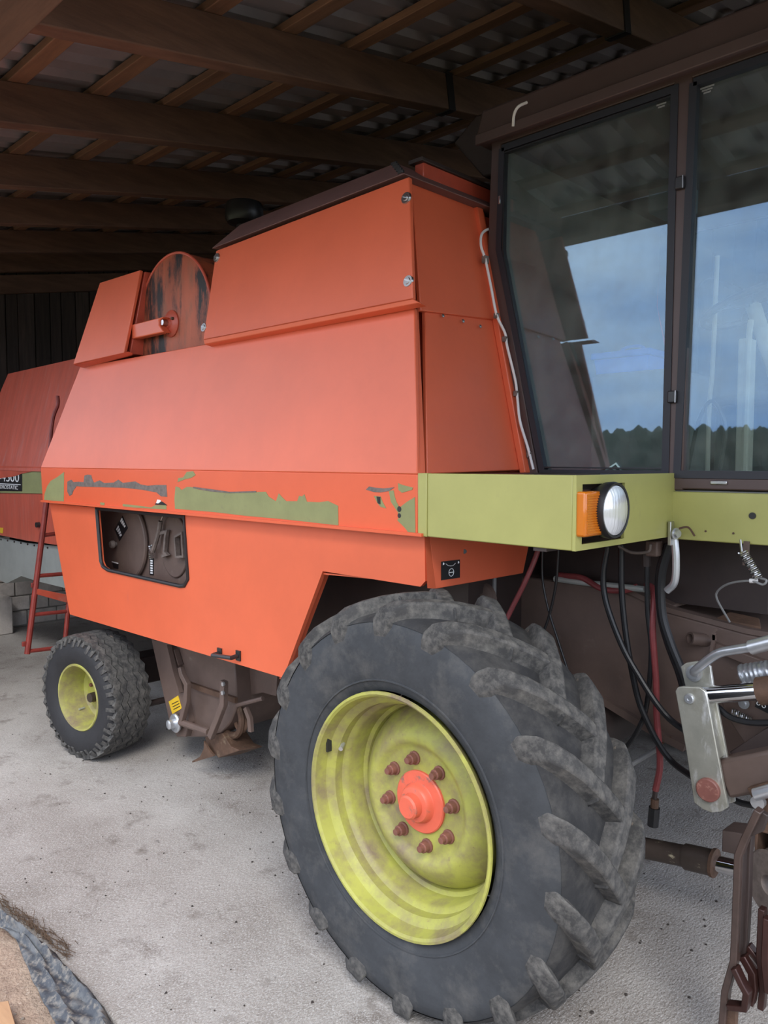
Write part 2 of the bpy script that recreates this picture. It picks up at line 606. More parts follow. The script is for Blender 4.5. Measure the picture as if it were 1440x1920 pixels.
# ---- roof: trapezoid sheet, rafters, purlins, eave plate, posts
prof = []
x = XE - .35
while x < XF + .3:
    prof += [(x, 0), (x + .095, 0), (x + .118, .036), (x + .187, .036)]
    x += .21
ZS = RH / math.cos(math.atan(SL)) + .045
r = MB()
for (px_, h) in prof:
    for y in (.66, YW + .4):
        r.v.append(V((px_, y, zraf(y) + ZS + h)))
for i in range(len(prof) - 1):
    r.f.append((2 * i, 2 * i + 1, 2 * i + 3, 2 * i + 2))
ceiling = r.build('ceiling', SHEET, kind='structure', sharp=15, label='ribbed galvanised sheet roof on timber purlins')
RX = [-8.86, -7.77, -6.58, -5.46, -4.27, -3.14, -1.95, -.77, .41, 1.59, 2.5]
rots = Matrix.Rotation(math.atan(SL), 3, 'X')
rl = (YW + .25 - .74) / math.cos(math.atan(SL))
ymid = (YW + .25 + .74) / 2
rme = None
nrm_r = rots @ V((0, 0, 1))
for X in RX:
    c = V((X - .035, ymid, zraf(ymid))) + nrm_r * (RH / 2)
    if rme is None:
        rme = MB().box(c, (.10, rl, RH), rots).mesh('rafter', c)
        rme.materials.append(RAFTER)
    link('rafter', rme, c, ceiling, bevel=.006)
pme = None
y = .79
while y < YW:
    c = V(((XE + XF) / 2 - .02, y, zraf(y))) + nrm_r * (RH + .0185)
    if pme is None:
        pme = MB().box(c, (XF - XE + .5, .098, .037), rots).mesh('purlin', c)
        pme.materials.append(PURLIN)
    link('purlin', pme, c, ceiling, bevel=.004)
    y += .446
for X, y in ((-1.95, 3.72), (-3.14, 3.80)):  # black bands drawn for the shadow in the joint between two rafter ends
    c = V((X - .035, y, zraf(y))) + nrm_r * (RH / 2)
    MB().box(c, (.114, .06, RH + .012), rots).build('joint_shadow_band', BLACKP, ceiling, label='black band standing in for the shadow at a rafter joint')
MB().box2((XE - .2, .99, 3.335), (XF + .1, 1.14, 3.49)).build('eave_plate', PLATEM, ceiling, bevel=.008, label='dark timber eave plate carrying the rafters')
for X in (XE + .1, XF - .1):
    MB().box2((X - .075, .99, -.05), (X + .075, 1.14, 3.335)).build('post', PLATEM, ceiling, bevel=.008)

# ---- end wall: blocks below, upright boards above
wb = MB().box2((XE - .22, .9, 0), (XE - .03, YW, 1.08)).build('wall_back', MORTAR, kind='structure', label='shed end wall of pale blocks with dark boards above')
bh, bw = .17, .335
bm1 = MB().box((0, 0, 0), (.10, bw - .014, bh - .014)).mesh('block', V((0, 0, 0)))
bm1.materials.append(BLOCK)
bm2 = MB().box((0, 0, 0), (.10, bw * .62 - .014, bh - .014)).mesh('block', V((0, 0, 0)))
bm2.materials.append(BLOCK)
for cz in range(6):
    y = 1.0 - (cz % 2) * .17
    k = 0
    while y < YW - .2:
        w = bw if random.random() > .25 else bw * .62
        o = link('block', bm1 if w == bw else bm2, V((XE - .065 + random.uniform(-.006, .006), y + w / 2, cz * bh + bh / 2 + .01)), wb, bevel=.008)
        y += w
MB().box2((XE - .2, .85, 1.06), (XE + .0, YW, 1.16)).build('sill_timber', PLATEM, wb, bevel=.006)
y = .9
bmesh_cache = {}
while y < YW - .05:
    w = random.choice((.13, .15, .17, .19))
    top = zraf(y) + .16
    h = top - 1.16
    key = (w, round(h, 2))
    c = V((XE - .05 + random.uniform(-.008, .008), y + w / 2, 1.16 + h / 2))
    link('wall_board', MB().box(c, (.026, w - .012, h)).mesh('wall_board', c), c, wb).data.materials.append(BOARD)
    y += w
MB().box2((XE - .16, .9, 1.16), (XE - .09, YW, 4.6)).build('wall_backing', BROWN_D, wb)
MB().prism([(XE - .02, .95, zraf(.95) - .22), (XE - .02, YW, zraf(YW) - .22), (XE - .02, YW, zraf(YW) - .02), (XE - .02, .95, zraf(.95) - .02)], (.07, 0, 0)).build('girt', RAFTER, wb, bevel=.005)
# loose pale block leaning in front of the wall
yb = atX(15, 1150, XE + .16).y
zb_ = atX(8, 1121, XE + .31).z
lb = MB().box2((XE + .02, yb - .34, .0), (XE + .31, yb, zb_)).build('concrete_block', BLOCK, bevel=.015)
tag(lb, 'rough concrete block standing against the block wall at far left', 'block')

# ---- far side wall
wr = MB().box2((XE, YW + .02, 0), (XF, YW + .08, 5.02)).build('wall_right', BROWN_D, kind='structure', label='dark boarded shed wall behind the harvester')
bme = MB().box((0, 0, 0), (.20, .026, 4.96)).mesh('wall_board', V((0, 0, 0)))
bme.materials.append(BOARD)
X = XE + .12
while X < XF:
    link('wall_board', bme, V((X, YW - .0 + random.uniform(-.006, .006), 2.49)), wr)
    X += .212

# ---- half-height boarded wall added unseen, left of the picture, to darken the rear
wl_ = MB().box2((XE, .93, 0), (-5.7, .96, 1.95)).build('shade_wall_left', BROWN_D, kind='structure', label='low boarded wall added out of view to shade the tail of the harvester')
bml = MB().box((0, 0, 0), (.20, .026, 2.0)).mesh('wall_board', V((0, 0, 0)))
bml.materials.append(BOARD)
X = XE + .12
while X < -5.75:
    link('wall_board', bml, V((X, .975 + random.uniform(-.004, .004), 1.0)), wl_)
    X += .212

# ---- far treeline that the cab glass mirrors (nobody could count it)
t = MB()
rt = random.Random(3)
def tree_blob(mb, c, rad, h):
    n = 7
    vs, fs = [], []
    lev = [(0, .4), (.12, 1), (.4, 1), (.7, .85), (.9, .55), (1, .12)]
    for z, k in lev:
        for i in range(n):
            a = 2 * math.pi * i / n + z * 2
            q = rad * k * rt.uniform(.75, 1.2)
            vs.append(c + V((math.cos(a) * q, math.sin(a) * q, z * h + rt.uniform(-.2, .2))))
    for l in range(len(lev) - 1):
        for i in range(n):
            fs.append((l * n + i, l * n + (i + 1) % n, (l + 1) * n + (i + 1) % n, (l + 1) * n + i))
    mb.add(vs, fs)
for k in range(1500):
    X = rt.uniform(-420, 180)
    Y = rt.uniform(-235, -190)
    tree_blob(t, V((X, Y, -.2)), rt.uniform(1.8, 3.2), rt.uniform(10, 12.2))
fo = t.build('forest_edge', LEAF, kind='stuff', sharp=10)
tag(fo, 'dark forest edge mirrored low in the cab glass', 'forest')

# ================================================================== THE COMBINE HARVESTER
YS = 2.15          # outer side of the body
ZB = 1.83          # top of the side fascia
YC = 2.87          # left side of the cab
XFR = -1.94        # front of the hood at fascia height
XP = atY(1080, 960, YS).x   # front of the step platform
YFAR = 4.95
CH = thing('combine_harvester', (-3.6, 3.5, 0), 'orange combine harvester with olive green platform and brown glazed cab, parked in the shed', 'harvester')

NS = V((0, -1, .172)).normalized()       # hood side, leaning inwards
PS = V((0, YS, ZB))
NF = V((1, 0, .24)).normalized()         # hood front, leaning backwards
PF = V((XFR, 0, ZB))
def side(px, py, off=0.0): return on_plane(px, py, PS + NS * off, NS)
def front(px, py, off=0.0): return on_plane(px, py, PF + NF * off, NF)
def plate(name, pts, ext, mat, parent=CH, bevel=.004, label=None):
    return MB().prism(pts, ext).build(name, mat, parent, bevel, label)

# ---- inner cores that close the body
core = MB()
core.box2((-5.3, 2.62, .72), (-2.05, 4.7, 1.62))
core.box2((-5.5, 2.45, 1.60), (XFR - .12, YFAR - .1, 1.80))
core.build('body_core', BROWN_D, CH, label='dark brown inner body')
A = side(767, 331)
B = side(405, 470)
tb = MB()
zt = A.z - .02
tb.hexa([(-5.35, 2.24, 1.80), (XFR - .05, 2.24, 1.80), (XFR - .05, YFAR, 1.80), (-5.35, YFAR, 1.80)],
        [(-5.0, 2.36, 2.40), (XFR - .20, 2.36, 2.40), (XFR - .20, YFAR - .1, 2.40), (-5.0, YFAR - .1, 2.40)])
tb.hexa([(B.x + .03, 2.36, 2.40), (XFR - .20, 2.36, 2.40), (XFR - .20, YFAR - .1, 2.40), (B.x + .03, YFAR - .1, 2.40)],
        [(B.x + .03, A.y + .06, zt), (A.x - .05, A.y + .06, zt), (A.x - .05, YFAR - .2, zt), (B.x + .03, YFAR - .2, zt)])
tb.build('grain_tank', ORANGE_D, CH, label='faded orange grain tank body')

# ---- side fascia (Y = YS) and its peeled paint
T = V((0, .03, 0))
fas = plate('side_fascia', [atY(76, 877, YS), atY(783, 889, YS), atY(783, 1005, YS), atY(80, 941, YS)], T, ORANGE2, label='bright orange fascia with peeling paint over old green')
lip = MB().bar(atY(80, 941, YS) + V((0, .0, .006)), atY(795, 1006, YS) + V((0, 0, .006)), .03, .012, (0, 0, 1))
lip.build('fascia_lip', ORANGE2, fas)
def patch(pts, mat, name='paint_patch', y=YS - .0015, par=fas):
    return MB().prism([atY(a, b, y) for a, b in pts], (0, .0016, 0)).build(name, mat, par)
c6 = lambda L: [(a / 3.0, 840 + b / 3.0) for a, b in L]
c7 = lambda L: [(460 + a / 2.88, 840 + b / 2.88) for a, b in L]
patch(c6([(360, 135), (320, 165), (285, 185), (265, 215), (250, 260), (248, 292), (300, 297), (358, 300)]), GREEN_OLD)
patch(c6([(378, 190), (400, 178), (412, 192), (440, 190), (470, 192), (475, 155), (492, 150), (512, 152), (520, 180), (528, 195), (560, 182), (585, 197), (640, 194), (665, 178), (690, 196), (760, 188), (790, 205),
          (830, 212), (880, 208), (935, 208), (940, 275), (905, 272), (880, 250), (800, 235), (700, 224), (640, 222), (560, 220), (470, 218), (430, 215), (412, 240), (405, 262), (390, 270), (378, 245)]), GREYPRIMER)
patch(c6([(998, 192), (1002, 170), (1030, 165), (1040, 150), (1050, 135), (1085, 130), (1100, 152), (1075, 168), (1040, 176), (1020, 184)]), GREEN_OLD)
patch([(329, 912), (336, 914), (340, 919), (350, 913), (358, 913), (372, 918), (400, 922), (440, 924), (470, 922)] +
      c7([(40, 238), (110, 236), (125, 262), (165, 288), (180, 245), (195, 262), (220, 287), (280, 287), (290, 258), (305, 262), (318, 250), (332, 290), (400, 293), (445, 286), (470, 298), (500, 312), (502, 418), (380, 404), (180, 382), (0, 366)]) +
      [(400, 960), (328, 954), (327, 935)], GREEN_OLD)
patch(c6([(690, 315), (740, 320), (790, 326), (850, 334), (872, 322), (935, 321), (936, 346), (850, 341), (760, 336), (690, 328)]), GREEN_OLD)
patch(c6([(562, 306), (588, 308), (586, 322), (566, 320)]), GREEN_OLD)
patch(c6([(870, 318), (888, 296), (915, 304), (940, 322)]), STICKB, y=YS - .003)
patch(c6([(878, 310), (884, 290), (900, 292), (905, 300), (890, 312)]), WHITE, y=YS - .0045)
patch(c7([(824, 190), (850, 200), (905, 214), (900, 226), (845, 242), (826, 226)]), GREEN_OLD)
patch(c7([(775, 232), (800, 228), (806, 262), (815, 290), (832, 322), (870, 292), (915, 265), (918, 466), (888, 466), (860, 430), (820, 390), (830, 372), (822, 345), (785, 290)]), GREEN_OLD)
patch(c7([(693, 258), (730, 262), (740, 290), (760, 326), (730, 318), (712, 296)]), GREEN_OLD)
patch(c7([(708, 262), (728, 264), (728, 304), (714, 298)]), STICKB, y=YS - .003)
patch(c7([(650, 225), (668, 208), (700, 214), (745, 218), (805, 212), (775, 232), (730, 240), (695, 238)]), GREYPRIMER)
patch(c6([(1085, 218), (1190, 232), (1290, 246), (1440, 242), (1440, 250), (1290, 254), (1180, 244), (1085, 226)]), GREYPRIMER, y=YS - .003)
for a, b, rr in ((833, 330, .011), (833, 365, .009)):
    q = atY(*c7([(a, b)])[0], YS)
    MB().cyl(q + V((0, .004, 0)), q - V((0, .002, 0)), rr, 14).build('bolt_hole', BLACKP, fas)

# ---- hood: lower side panel, upper side panel, front panels, corner strip
plate('hood_side_panel', [side(76, 877), side(150, 688), side(383, 646), side(777, 577), side(782, 889)], -NS * .02, ORANGE, label='large leaning orange side panel')
up = plate('upper_side_panel', [side(381, 637, .035), side(405, 470, .03), side(767, 331, .03), side(774, 560, .035)], -NS * .02, ORANGE, label='orange grain tank side panel with four round fasteners')
ul = MB().prism([side(381, 637, .055), side(774, 560, .055), side(785, 567, .055), side(383, 646, .04)], -NS * .05)
ul.build('drip_edge', ORANGE, up, .004)
for a, b in ((761, 371), (765, 527), (406, 483), (382, 614)):
    q = side(a, b, .034)
    m = MB().lathe([(0, .006), (.012, .006), (.014, .003), (.022, .003), (.024, -.002), (.024, -.006)], q, NS, 20)
    m.bar(q + NS * .007 + V((-.012, 0, .006)), q + NS * .007 + V((.012, 0, -.002)), .004, .004, NS)
    m.build('fastener', STEEL, up)
# front panels end at the cab side
def fY(y, z, off=0.0):
    return V((XFR - .24 * (z - ZB) + off, y, z))
zA, zS = A.z, front(785, 567).z
yS2 = side(785, 575).y
plate('front_panel', [front(797, 582), front(801, 888), fY(YC + .02, ZB - .01), fY(YC + .02, zS - .0)], -NF * .02, ORANGE, label='glossy orange lower front hood panel')
plate('front_panel', [front(771, 332, .012), front(789, 582, .012), fY(YC + .05, zS, .012), fY(YC + .05, zA, .012)], -NF * .02, ORANGE)
plate('corner_strip', [front(785, 580, .012), front(798, 889, .012), front(784, 889, .012), front(779, 640, .012)], -NF * .03, ORANGE, bevel=.002)
plate('latch_slot', [front(774, 583, .016), front(782, 580, .016), front(782, 628, .016), front(775, 632, .016)], -NF * .01, BLACKP, bevel=.001, label='dark latch slot')
for a, b in ((830, 592), (868, 602), (900, 612)):
    q = front(a, b, .014)
    MB().lathe([(0, .006), (.007, .004), (.008, 0)], q, NF, 10).build('rivet', STEEL, CH)
# gutter strip beside the cab with the cable clipped on it
st = MB().prism([front(894, 384, .03), front(905, 386, .03), front(1003, 886, .03), front(985, 886, .03)], -NF * .03)
st.build('edge_channel', ORANGE, CH, .004)
plate('cab_gap_filler', [fY(2.80, ZB - .02, -.03), fY(2.80, 3.0, -.03), fY(3.05, 3.0, -.03), fY(3.05, ZB - .02, -.03)], (-.02, 0, 0), ORANGE_D, bevel=0)
cab_w = [(930, 431), (915, 430), (903, 440), (902, 462), (910, 487), (921, 540), (931, 590), (947, 625), (951, 650), (966, 712), (970, 745), (975, 790), (990, 840), (1000, 880)]
MB().tube([front(a, b, .05) for a, b in cab_w], .006, 8).build('white_cable', WHITEW, CH, label='white cable clipped down the hood edge')
for a, b, s in ((910, 487, .026), (931, 592, .018), (947, 636, .018), (968, 738, .018), (993, 853, .018)):
    q = front(a, b, .045)
    MB().box(q, (.02, s * 1.2, s * 1.3)).build('cable_clip', GREYPRIMER, CH, .003)

# bevelled tank cover
A1 = A + NS * .03
B1 = B + NS * .03
A2 = A + V((-.17, .10, .125))
B2 = B + V((.02, .14, .16))
Af = V((A.x + .012, YFAR - .1, A.z))
Bf = V((B.x, YFAR - .1, B.z))
A2f, B2f = Af + V((-.17, -.12, .125)), Bf + V((.02, -.12, .16))
MB().hexa([B1, A1, Af, Bf], [B2, A2, A2f, B2f]).build('tank_cover', DUSTY, CH, .006, label='dusty bevelled grain tank cover')
for k in range(5):
    q = A1.lerp(A2, .1 + .2 * k) + V((-.012, .0, .004))
    MB().box(q, (.03, .012, .012)).build('cover_lacing', BLACKP, CH, .002)
fr = MB().box2((A2.x + .02, A2.y + .10, A2.z - .05), (A2.x + .07, YC + .9, A2.z + .012))
fr.build('cover_rail', ORANGE_D, CH, .004)
MB().box2((A2.x + .0, A2.y + .08, A2.z + .012), (A2.x + .08, YC + .9, A2.z + .03)).build('cover_rail_cap', BROWN_D, CH, .003)

# ---- rotary radiator screen and its wiping arm
SC0 = atY(322, 607, 2.33)
m = MB().lathe([(0, 0), (.36, .004), (.385, .012), (.39, .03), (.39, .20), (.36, .22), (0, .22)], SC0, (0, 1, 0), 56)
scr = m.build('rotary_screen', SCREENM, CH, label='round scorched orange radiator screen')
MB().torus(SC0 + V((0, .012, 0)), (0, 1, 0), .388, .008, 56, 8).build('screen_rim', ORANGE_D, scr)
MB().lathe([(0, -.03), (.025, -.03), (.03, -.022), (.06, -.018), (.075, -.006), (.075, .004)], SC0, (0, 1, 0), 24).build('screen_hub', ORANGE_D, scr)
MB().cyl(SC0 + V((0, -.03, 0)), SC0 + V((0, -.06, 0)), .016, 8).build('hub_bolt', STEEL, scr)
for k in range(3):
    a = 2.1 * k + .4
    q = SC0 + V((math.cos(a) * .052, -.018, math.sin(a) * .052))
    MB().cyl(q, q + V((0, -.012, 0)), .009, 8).build('hub_screw', RUST, scr)
a0, a1 = atY(247, 622, 2.26), atY(306, 608, 2.26)
m = MB()
hw = .042
e = V((0, .05, 0))
d = (a1 - a0).normalized()
n = V((-d.z, 0, d.x)) * -1
m.prism([a0 + n * hw, a1 + n * hw, SC0 + V((-.02, -.07, .0)) + n * .012, SC0 + V((-.02, -.07, 0)) - n * .012, a1 - n * hw, a0 - n * hw], e)
m.build('wiper_arm', ORANGE, scr, .006, label='orange arm across the screen')

# ---- rear hood box and screen recess
RB = V((0, 2.15, 0))
q1, q2, q3, q4 = side(137, 683, .05), side(187, 530, .05), side(263, 506, .05), side(232, 662, .05)
plate('rear_hood_panel', [q1, q2, q3, q4], -NS * .02, ORANGE, label='orange rear hood panel')
MB().hexa([q1 + V((0, .04, 0)), q4 + V((0, .04, 0)), V((q4.x, YFAR - .1, q4.z)), V((q1.x, YFAR - .1, q1.z))],
          [q2 + V((0, .03, -.004)), q3 + V((0, .03, -.004)), V((q3.x, YFAR - .2, q3.z)), V((q2.x, YFAR - .2, q2.z))]).build('engine_hood', ORANGE_D, CH, .004)
plate('hood_lip', [side(137, 684, .07), side(240, 659, .07), side(240, 664, .03), side(150, 688, .03)], -NS * .03, ORANGE_D)
MB().box2((SC0.x - .38, 2.56, 2.05), (SC0.x + .48, 3.2, SC0.z + .28)).build('screen_housing', ORANGE_D, CH, .01)
MB().box2((SC0.x - .2, 2.60, SC0.z + .26), (B.x + .2, 3.1, SC0.z + .36)).build('rail_panel', ORANGE_D, CH, .006)
# air intake bowl on the engine deck
ai = atY(458, 405, 3.35)
m = MB().lathe([(0, .10), (.07, .10), (.125, .085), (.135, .06), (.135, -.02), (.12, -.05), (.06, -.07), (.055, -.30), (0, -.30)], ai, (0, 0, 1), 28)
m.build('air_intake', BLACKP, CH, label='black round air intake bowl')

# ---- lower skirt with inspection opening and wheel arch
YK = YS + .035
sk_out = [(93, 944), (600, 988), (796, 1006), (797, 1090), (788, 1100), (605, 1071), (531, 1271), (131, 1152)]
hole = [(181, 953), (346, 969), (353, 1086), (346, 1098), (338, 1099), (203, 1069), (193, 1062), (189, 1052)]
def ring_plate(outer, inner, T):
    """plate with a hole: bridges outer and inner loops with quads / n-gons"""
    bm = bmesh.new()
    ov = [bm.verts.new(p) for p in outer]
    iv = [bm.verts.new(p) for p in inner]
    ed = [bm.edges.new((ov[i], ov[(i + 1) % len(ov)])) for i in range(len(ov))]
    ed += [bm.edges.new((iv[i], iv[(i + 1) % len(iv)])) for i in range(len(iv))]
    bmesh.ops.triangle_fill(bm, use_beauty=True, use_dissolve=False, edges=ed)
    mb = MB()
    vs = list(bm.verts)
    for i, v in enumerate(vs):
        v.index = i
    nv = len(vs)
    mb.v = [v.co.copy() for v in vs] + [v.co + V(T) for v in vs]
    for f in bm.faces:
        ids = [v.index for v in f.verts]
        mb.f.append(tuple(ids))
        mb.f.append(tuple(i + nv for i in reversed(ids)))
    no, ni = len(outer), len(inner)
    for i in range(no):
        j = (i + 1) % no
        mb.f.append((i, j, j + nv, i + nv))
    for i in range(ni):
        j = (i + 1) % ni
        mb.f.append((no + i, no + j, no + j + nv, no + i + nv))
    bm.free()
    return mb
skirt = ring_plate([atY(a, b, YK) for a, b in sk_out], [atY(a, b, YK) for a, b in hole], (0, .022, 0)).build('skirt_panel', ORANGE, CH, label='orange lower side panel cut out for the wheel')
MB().strip([atY(a, b, YK + .03) + V((0, .01, 0)) for a, b in ((797, 1092), (605, 1074), (531, 1271))], .006, .06).build('arch_flange', ORANGE, skirt)
mh = MB().tube([atY(a, b, YK - .001) for a, b in hole + hole[:1]], .011, 8, smooth_path=False)
mh.build('opening_seal', BLACK, skirt, label='dark rubber edging round the opening')
h0, h1 = atY(413, 1224, YK), atY(448, 1229, YK)
m = MB().tube([h0, h0 + V((0, -.045, -.004)), h1 + V((0, -.045, -.004)), h1], .011, 8, smooth_path=False)
m.box(h0 + V((0, -.004, 0)), (.035, .008, .05)).box(h1 + V((0, -.004, 0)), (.035, .008, .05))
m.build('grab_handle', BLACKP, skirt, label='black grab handle')

# machinery behind the opening
YI = 2.37
MB().box2((-5.15, YI, .95), (-3.55, YI + .06, 1.66)).build('inner_side_sheet', BROWN, CH, .003)
cc = atY(243, 1014, YI)
m = MB()
Rr = .235
arc = [cc + V((Rr * math.cos(a), 0, Rr * math.sin(a))) for a in [math.radians(x) for x in range(-100, 101, 10)]]
arc = [cc + V((-.32, 0, -Rr))] + arc + [cc + V((-.32, 0, Rr))]
lid = MB().prism([p + V((0, -.012, 0)) for p in arc], (0, .02, 0)).build('inspection_cover', BROWN, CH, .004, label='brown rounded inspection cover')
MB().tube([p + V((0, -.016, 0)) for p in arc[1:-1]], .014, 8).build('cover_bead', BROWN, lid)
q = atY(218, 1020, YI - .015)
MB().lathe([(0, -.045), (.018, -.042), (.026, -.03), (.026, -.018), (.014, -.01), (.014, 0)], q, (0, 1, 0), 18).build('cover_knob', GREYPRIMER, lid)
def c6b(L, y): return [atY(180 + a / 7.2, 940 + b / 7.2, y) for a, b in L]
stk = MB().prism(c6b([(355, 195), (425, 360), (315, 535), (247, 380)], YI - .016), (0, .003, 0)).build('warning_diamond', STICKB, lid, label='black diamond sticker with white print')
rr = random.Random(5)
for L in ([(345, 205), (405, 345), (385, 365), (318, 265)], [(300, 305), (352, 470), (325, 485), (262, 375)]):
    P4 = c6b(L, YI - .0175)
    for k in range(4):
        a, b = P4[0].lerp(P4[1], .08 + k * .23), P4[3].lerp(P4[2], .08 + k * .23)
        a2, b2 = P4[0].lerp(P4[1], .24 + k * .23), P4[3].lerp(P4[2], .24 + k * .23)
        MB().prism([a.lerp(b, .08), a.lerp(b, rr.uniform(.8, .95)), a2.lerp(b2, rr.uniform(.8, .95)), a2.lerp(b2, .05)], (0, .001, 0)).build('print', WHITE, stk)
sp = MB().prism(c6b([(212, 808), (300, 830), (296, 912), (235, 895)], YI - .016), (0, .003, 0)).build('small_label', STICKB, lid)
MB().prism(c6b([(212, 806), (300, 830), (300, 848), (214, 822)], YI - .018), (0, .001, 0)).build('print', WHITE, sp)
oc = atY(329, 1024, YI)
od = MB().prism([oc + V((.15 * math.cos(a), -.012, .185 * math.sin(a))) for a in [2 * math.pi * k / 28 for k in range(28)]], (0, .02, 0)).build('oval_door', BROWN, CH, .006, label='brown oval cleaning door')
P4 = c6b([(1085, 480), (1180, 425), (1200, 745), (1105, 745)], YI - .03)
m = MB()
m.strip([P4[0], P4[1], P4[2], P4[3], P4[0]], .012, .03)
m.build('door_handle_frame', GREYPRIMER, od)
MB().strip(c6b([(870, 430), (960, 410), (950, 450), (930, 690), (960, 720), (900, 740)], YI - .03), .018, .02).build('door_latch', GREYPRIMER, od)
MB().tube(c6b([(870, 270), (845, 420), (800, 580), (765, 680)], YI - .04), .014, 8).build('tension_rod', GREYPRIMER, CH)
MB().tube(c6b([(905, 190), (875, 265)], YI - .04), .004, 6).build('wire_hook', STEEL, CH)
sx = c6b([(735, 590), (735, 640), (740, 690), (745, 770)], YI - .03)
hel = []
for k in range(64):
    t = k / 63
    c = sx[0].lerp(sx[3], t)
    hel.append(c + V((.012 * math.cos(k * .8), .012 * math.sin(k * .8), 0)))
MB().tube(hel, .003, 6, smooth_path=False).build('return_spring', STEEL, CH)
dec = MB().prism(c6b([(722, 770), (778, 770), (775, 1000), (722, 990)], YI - .003), (0, .003, 0)).build('black_label', STICKB, CH, label='tall black label with white print')
for k in range(6):
    z0 = 790 + k * 33
    MB().prism(c6b([(733, z0), (765, z0 + 4), (765, z0 + 24), (733, z0 + 20)], YI - .005), (0, .001, 0)).build('print', WHITE, dec)
MB().box2((-4.0, YI - .06, 1.0), (-3.55, YI, 1.08)).build('chaff_ledge', RUST, CH, .01)

# ---- tail hood at the rear
YT = YS + .40
def tz(px, py, lean=0.0): return on_plane(px, py, V((0, YT, ZB)), V((0, -1, lean)).normalized())
th = [tz(15, 701, .25), tz(160, 668, .25), tz(130, 886, .25), tz(-40, 880, .25)]
xt = th[3].x - .25
tl = MB()
tl.prism([th[0], th[1], th[2], V((xt, th[3].y, th[3].z))], (0, .02, 0))
tl.prism([th[0], th[1], V((th[1].x, YFAR - .2, th[1].z + .05)), V((th[0].x, YFAR - .2, th[0].z + .05))], (0, 0, -.02))
tl.prism([th[0], V((th[0].x, YFAR - .2, th[0].z)), V((xt, YFAR - .2, ZB)), V((xt, th[3].y, ZB))], (.02, 0, 0))
tail = tl.build('tail_hood', TAILP, CH, .006, label='dusty dented orange straw hood at the rear')
YT2 = YS + .40
tb_ = MB().prism([atY(-60, 878, YT2), atY(110, 880, YT2), atY(110, 926, YT2), atY(-60, 923, YT2)], (0, .02, 0)).build('tail_band', GREEN_OLD, CH, label='old green band across the tail')
MB().prism([atY(-60, 872, YT2 - .006), atY(110, 876, YT2 - .006), atY(78, 882, YT2 - .006), atY(60, 884, YT2 - .006), atY(41, 888, YT2 - .006), atY(28, 893, YT2 - .006), atY(0, 897, YT2 - .006), atY(-60, 897, YT2 - .006)], (0, .003, 0)).build('overpaint', ORANGE_D, tb_)
tl2 = MB().prism([atY(-60, 922, YT2 + .01), atY(110, 925, YT2 + .01), atY(140, 1020, YT2 + .01), atY(105, 1022, YT2 + .01), atY(50, 1014, YT2 + .01), atY(0, 1004, YT2 + .01), atY(-60, 990, YT2 + .01)], (0, .02, 0))
tl2.build('tail_lower_panel', TAILP, CH, .004, label='scuffed orange lower tail panel')
sg = MB().prism([atY(-60, 884, YT2 - .003), atY(41, 886, YT2 - .003), atY(41, 921, YT2 - .003), atY(-60, 920, YT2 - .003)], (0, .003, 0)).build('model_plate', STICKB, CH, label='black model plate lettered HYDROSTATIC')
xr = atY(40, 908, YT2).x
pxm = (atY(40, 908, YT2) - atY(0, 908, YT2)).x
zl = atY(20, 917, YT2).z
lettering('HYDROSTATIC', .047, (xr - pxm * 1.19, YT2 - .005, zl), WHITE, sg, (1, 0, 0), (0, 0, 1), 1.62)
zl2 = atY(20, 903, YT2).z
lettering('-4500', .115, (xr - pxm * 1.02, YT2 - .005, zl2), WHITE, sg, (1, 0, 0), (0, 0, 1), 1.75)
MB().box2((xr - .9, YT2 - .006, atY(20, 908.6, YT2).z), (xr - .005, YT2 - .003, atY(20, 907.2, YT2).z)).build('print_rule', WHITE, sg)
patch([(-8, 988), (6, 990), (5, 1000), (-8, 998)], YELLOW, 'yellow_mark', YT2 + .006, CH)
q = atY(72, 984, YT2)
MB().cyl(q + V((0, .01, 0)), q + V((0, -.02, 0)), .022, 10).build('bolt_head', BLACKP, CH)
# galvanised chute below the tail
gch = [(-60, 992), (0, 1008), (50, 1018), (110, 1024), (150, 1030), (165, 1112), (128, 1104), (70, 1090), (40, 1080), (0, 1066), (-60, 1056)]
ch = MB().prism([atY(a, b, YT2 + .05) for a, b in gch], (0, .01, 0)).build('tail_skirt', PALEG, CH, label='pale galvanised sheet skirt under the tail')
for k in range(9):
    q = atY(-10 + k * 12.5, 1008 + k * 2.2, YT2 + .05)
    MB().cyl(q + V((0, .0, -.006)), q + V((0, -.008, -.006)), .008, 8).build('rivet', BROWN_D, ch)
MB().prism([atY(-60, 1056, YT2 + .05), atY(0, 1066, YT2 + .05), atY(40, 1080, YT2 + .05), atY(12, 1094, YT2 + .05), atY(0, 1088, YT2 + .05), atY(-60, 1080, YT2 + .05)], (0, .5, 0)).build('chute_lip', PALEG, ch)
MB().box2((-7.4, YT2 + .12, .95), (-5.5, YFAR - .3, 1.9)).build('straw_chute_body', BROWN_D, CH)

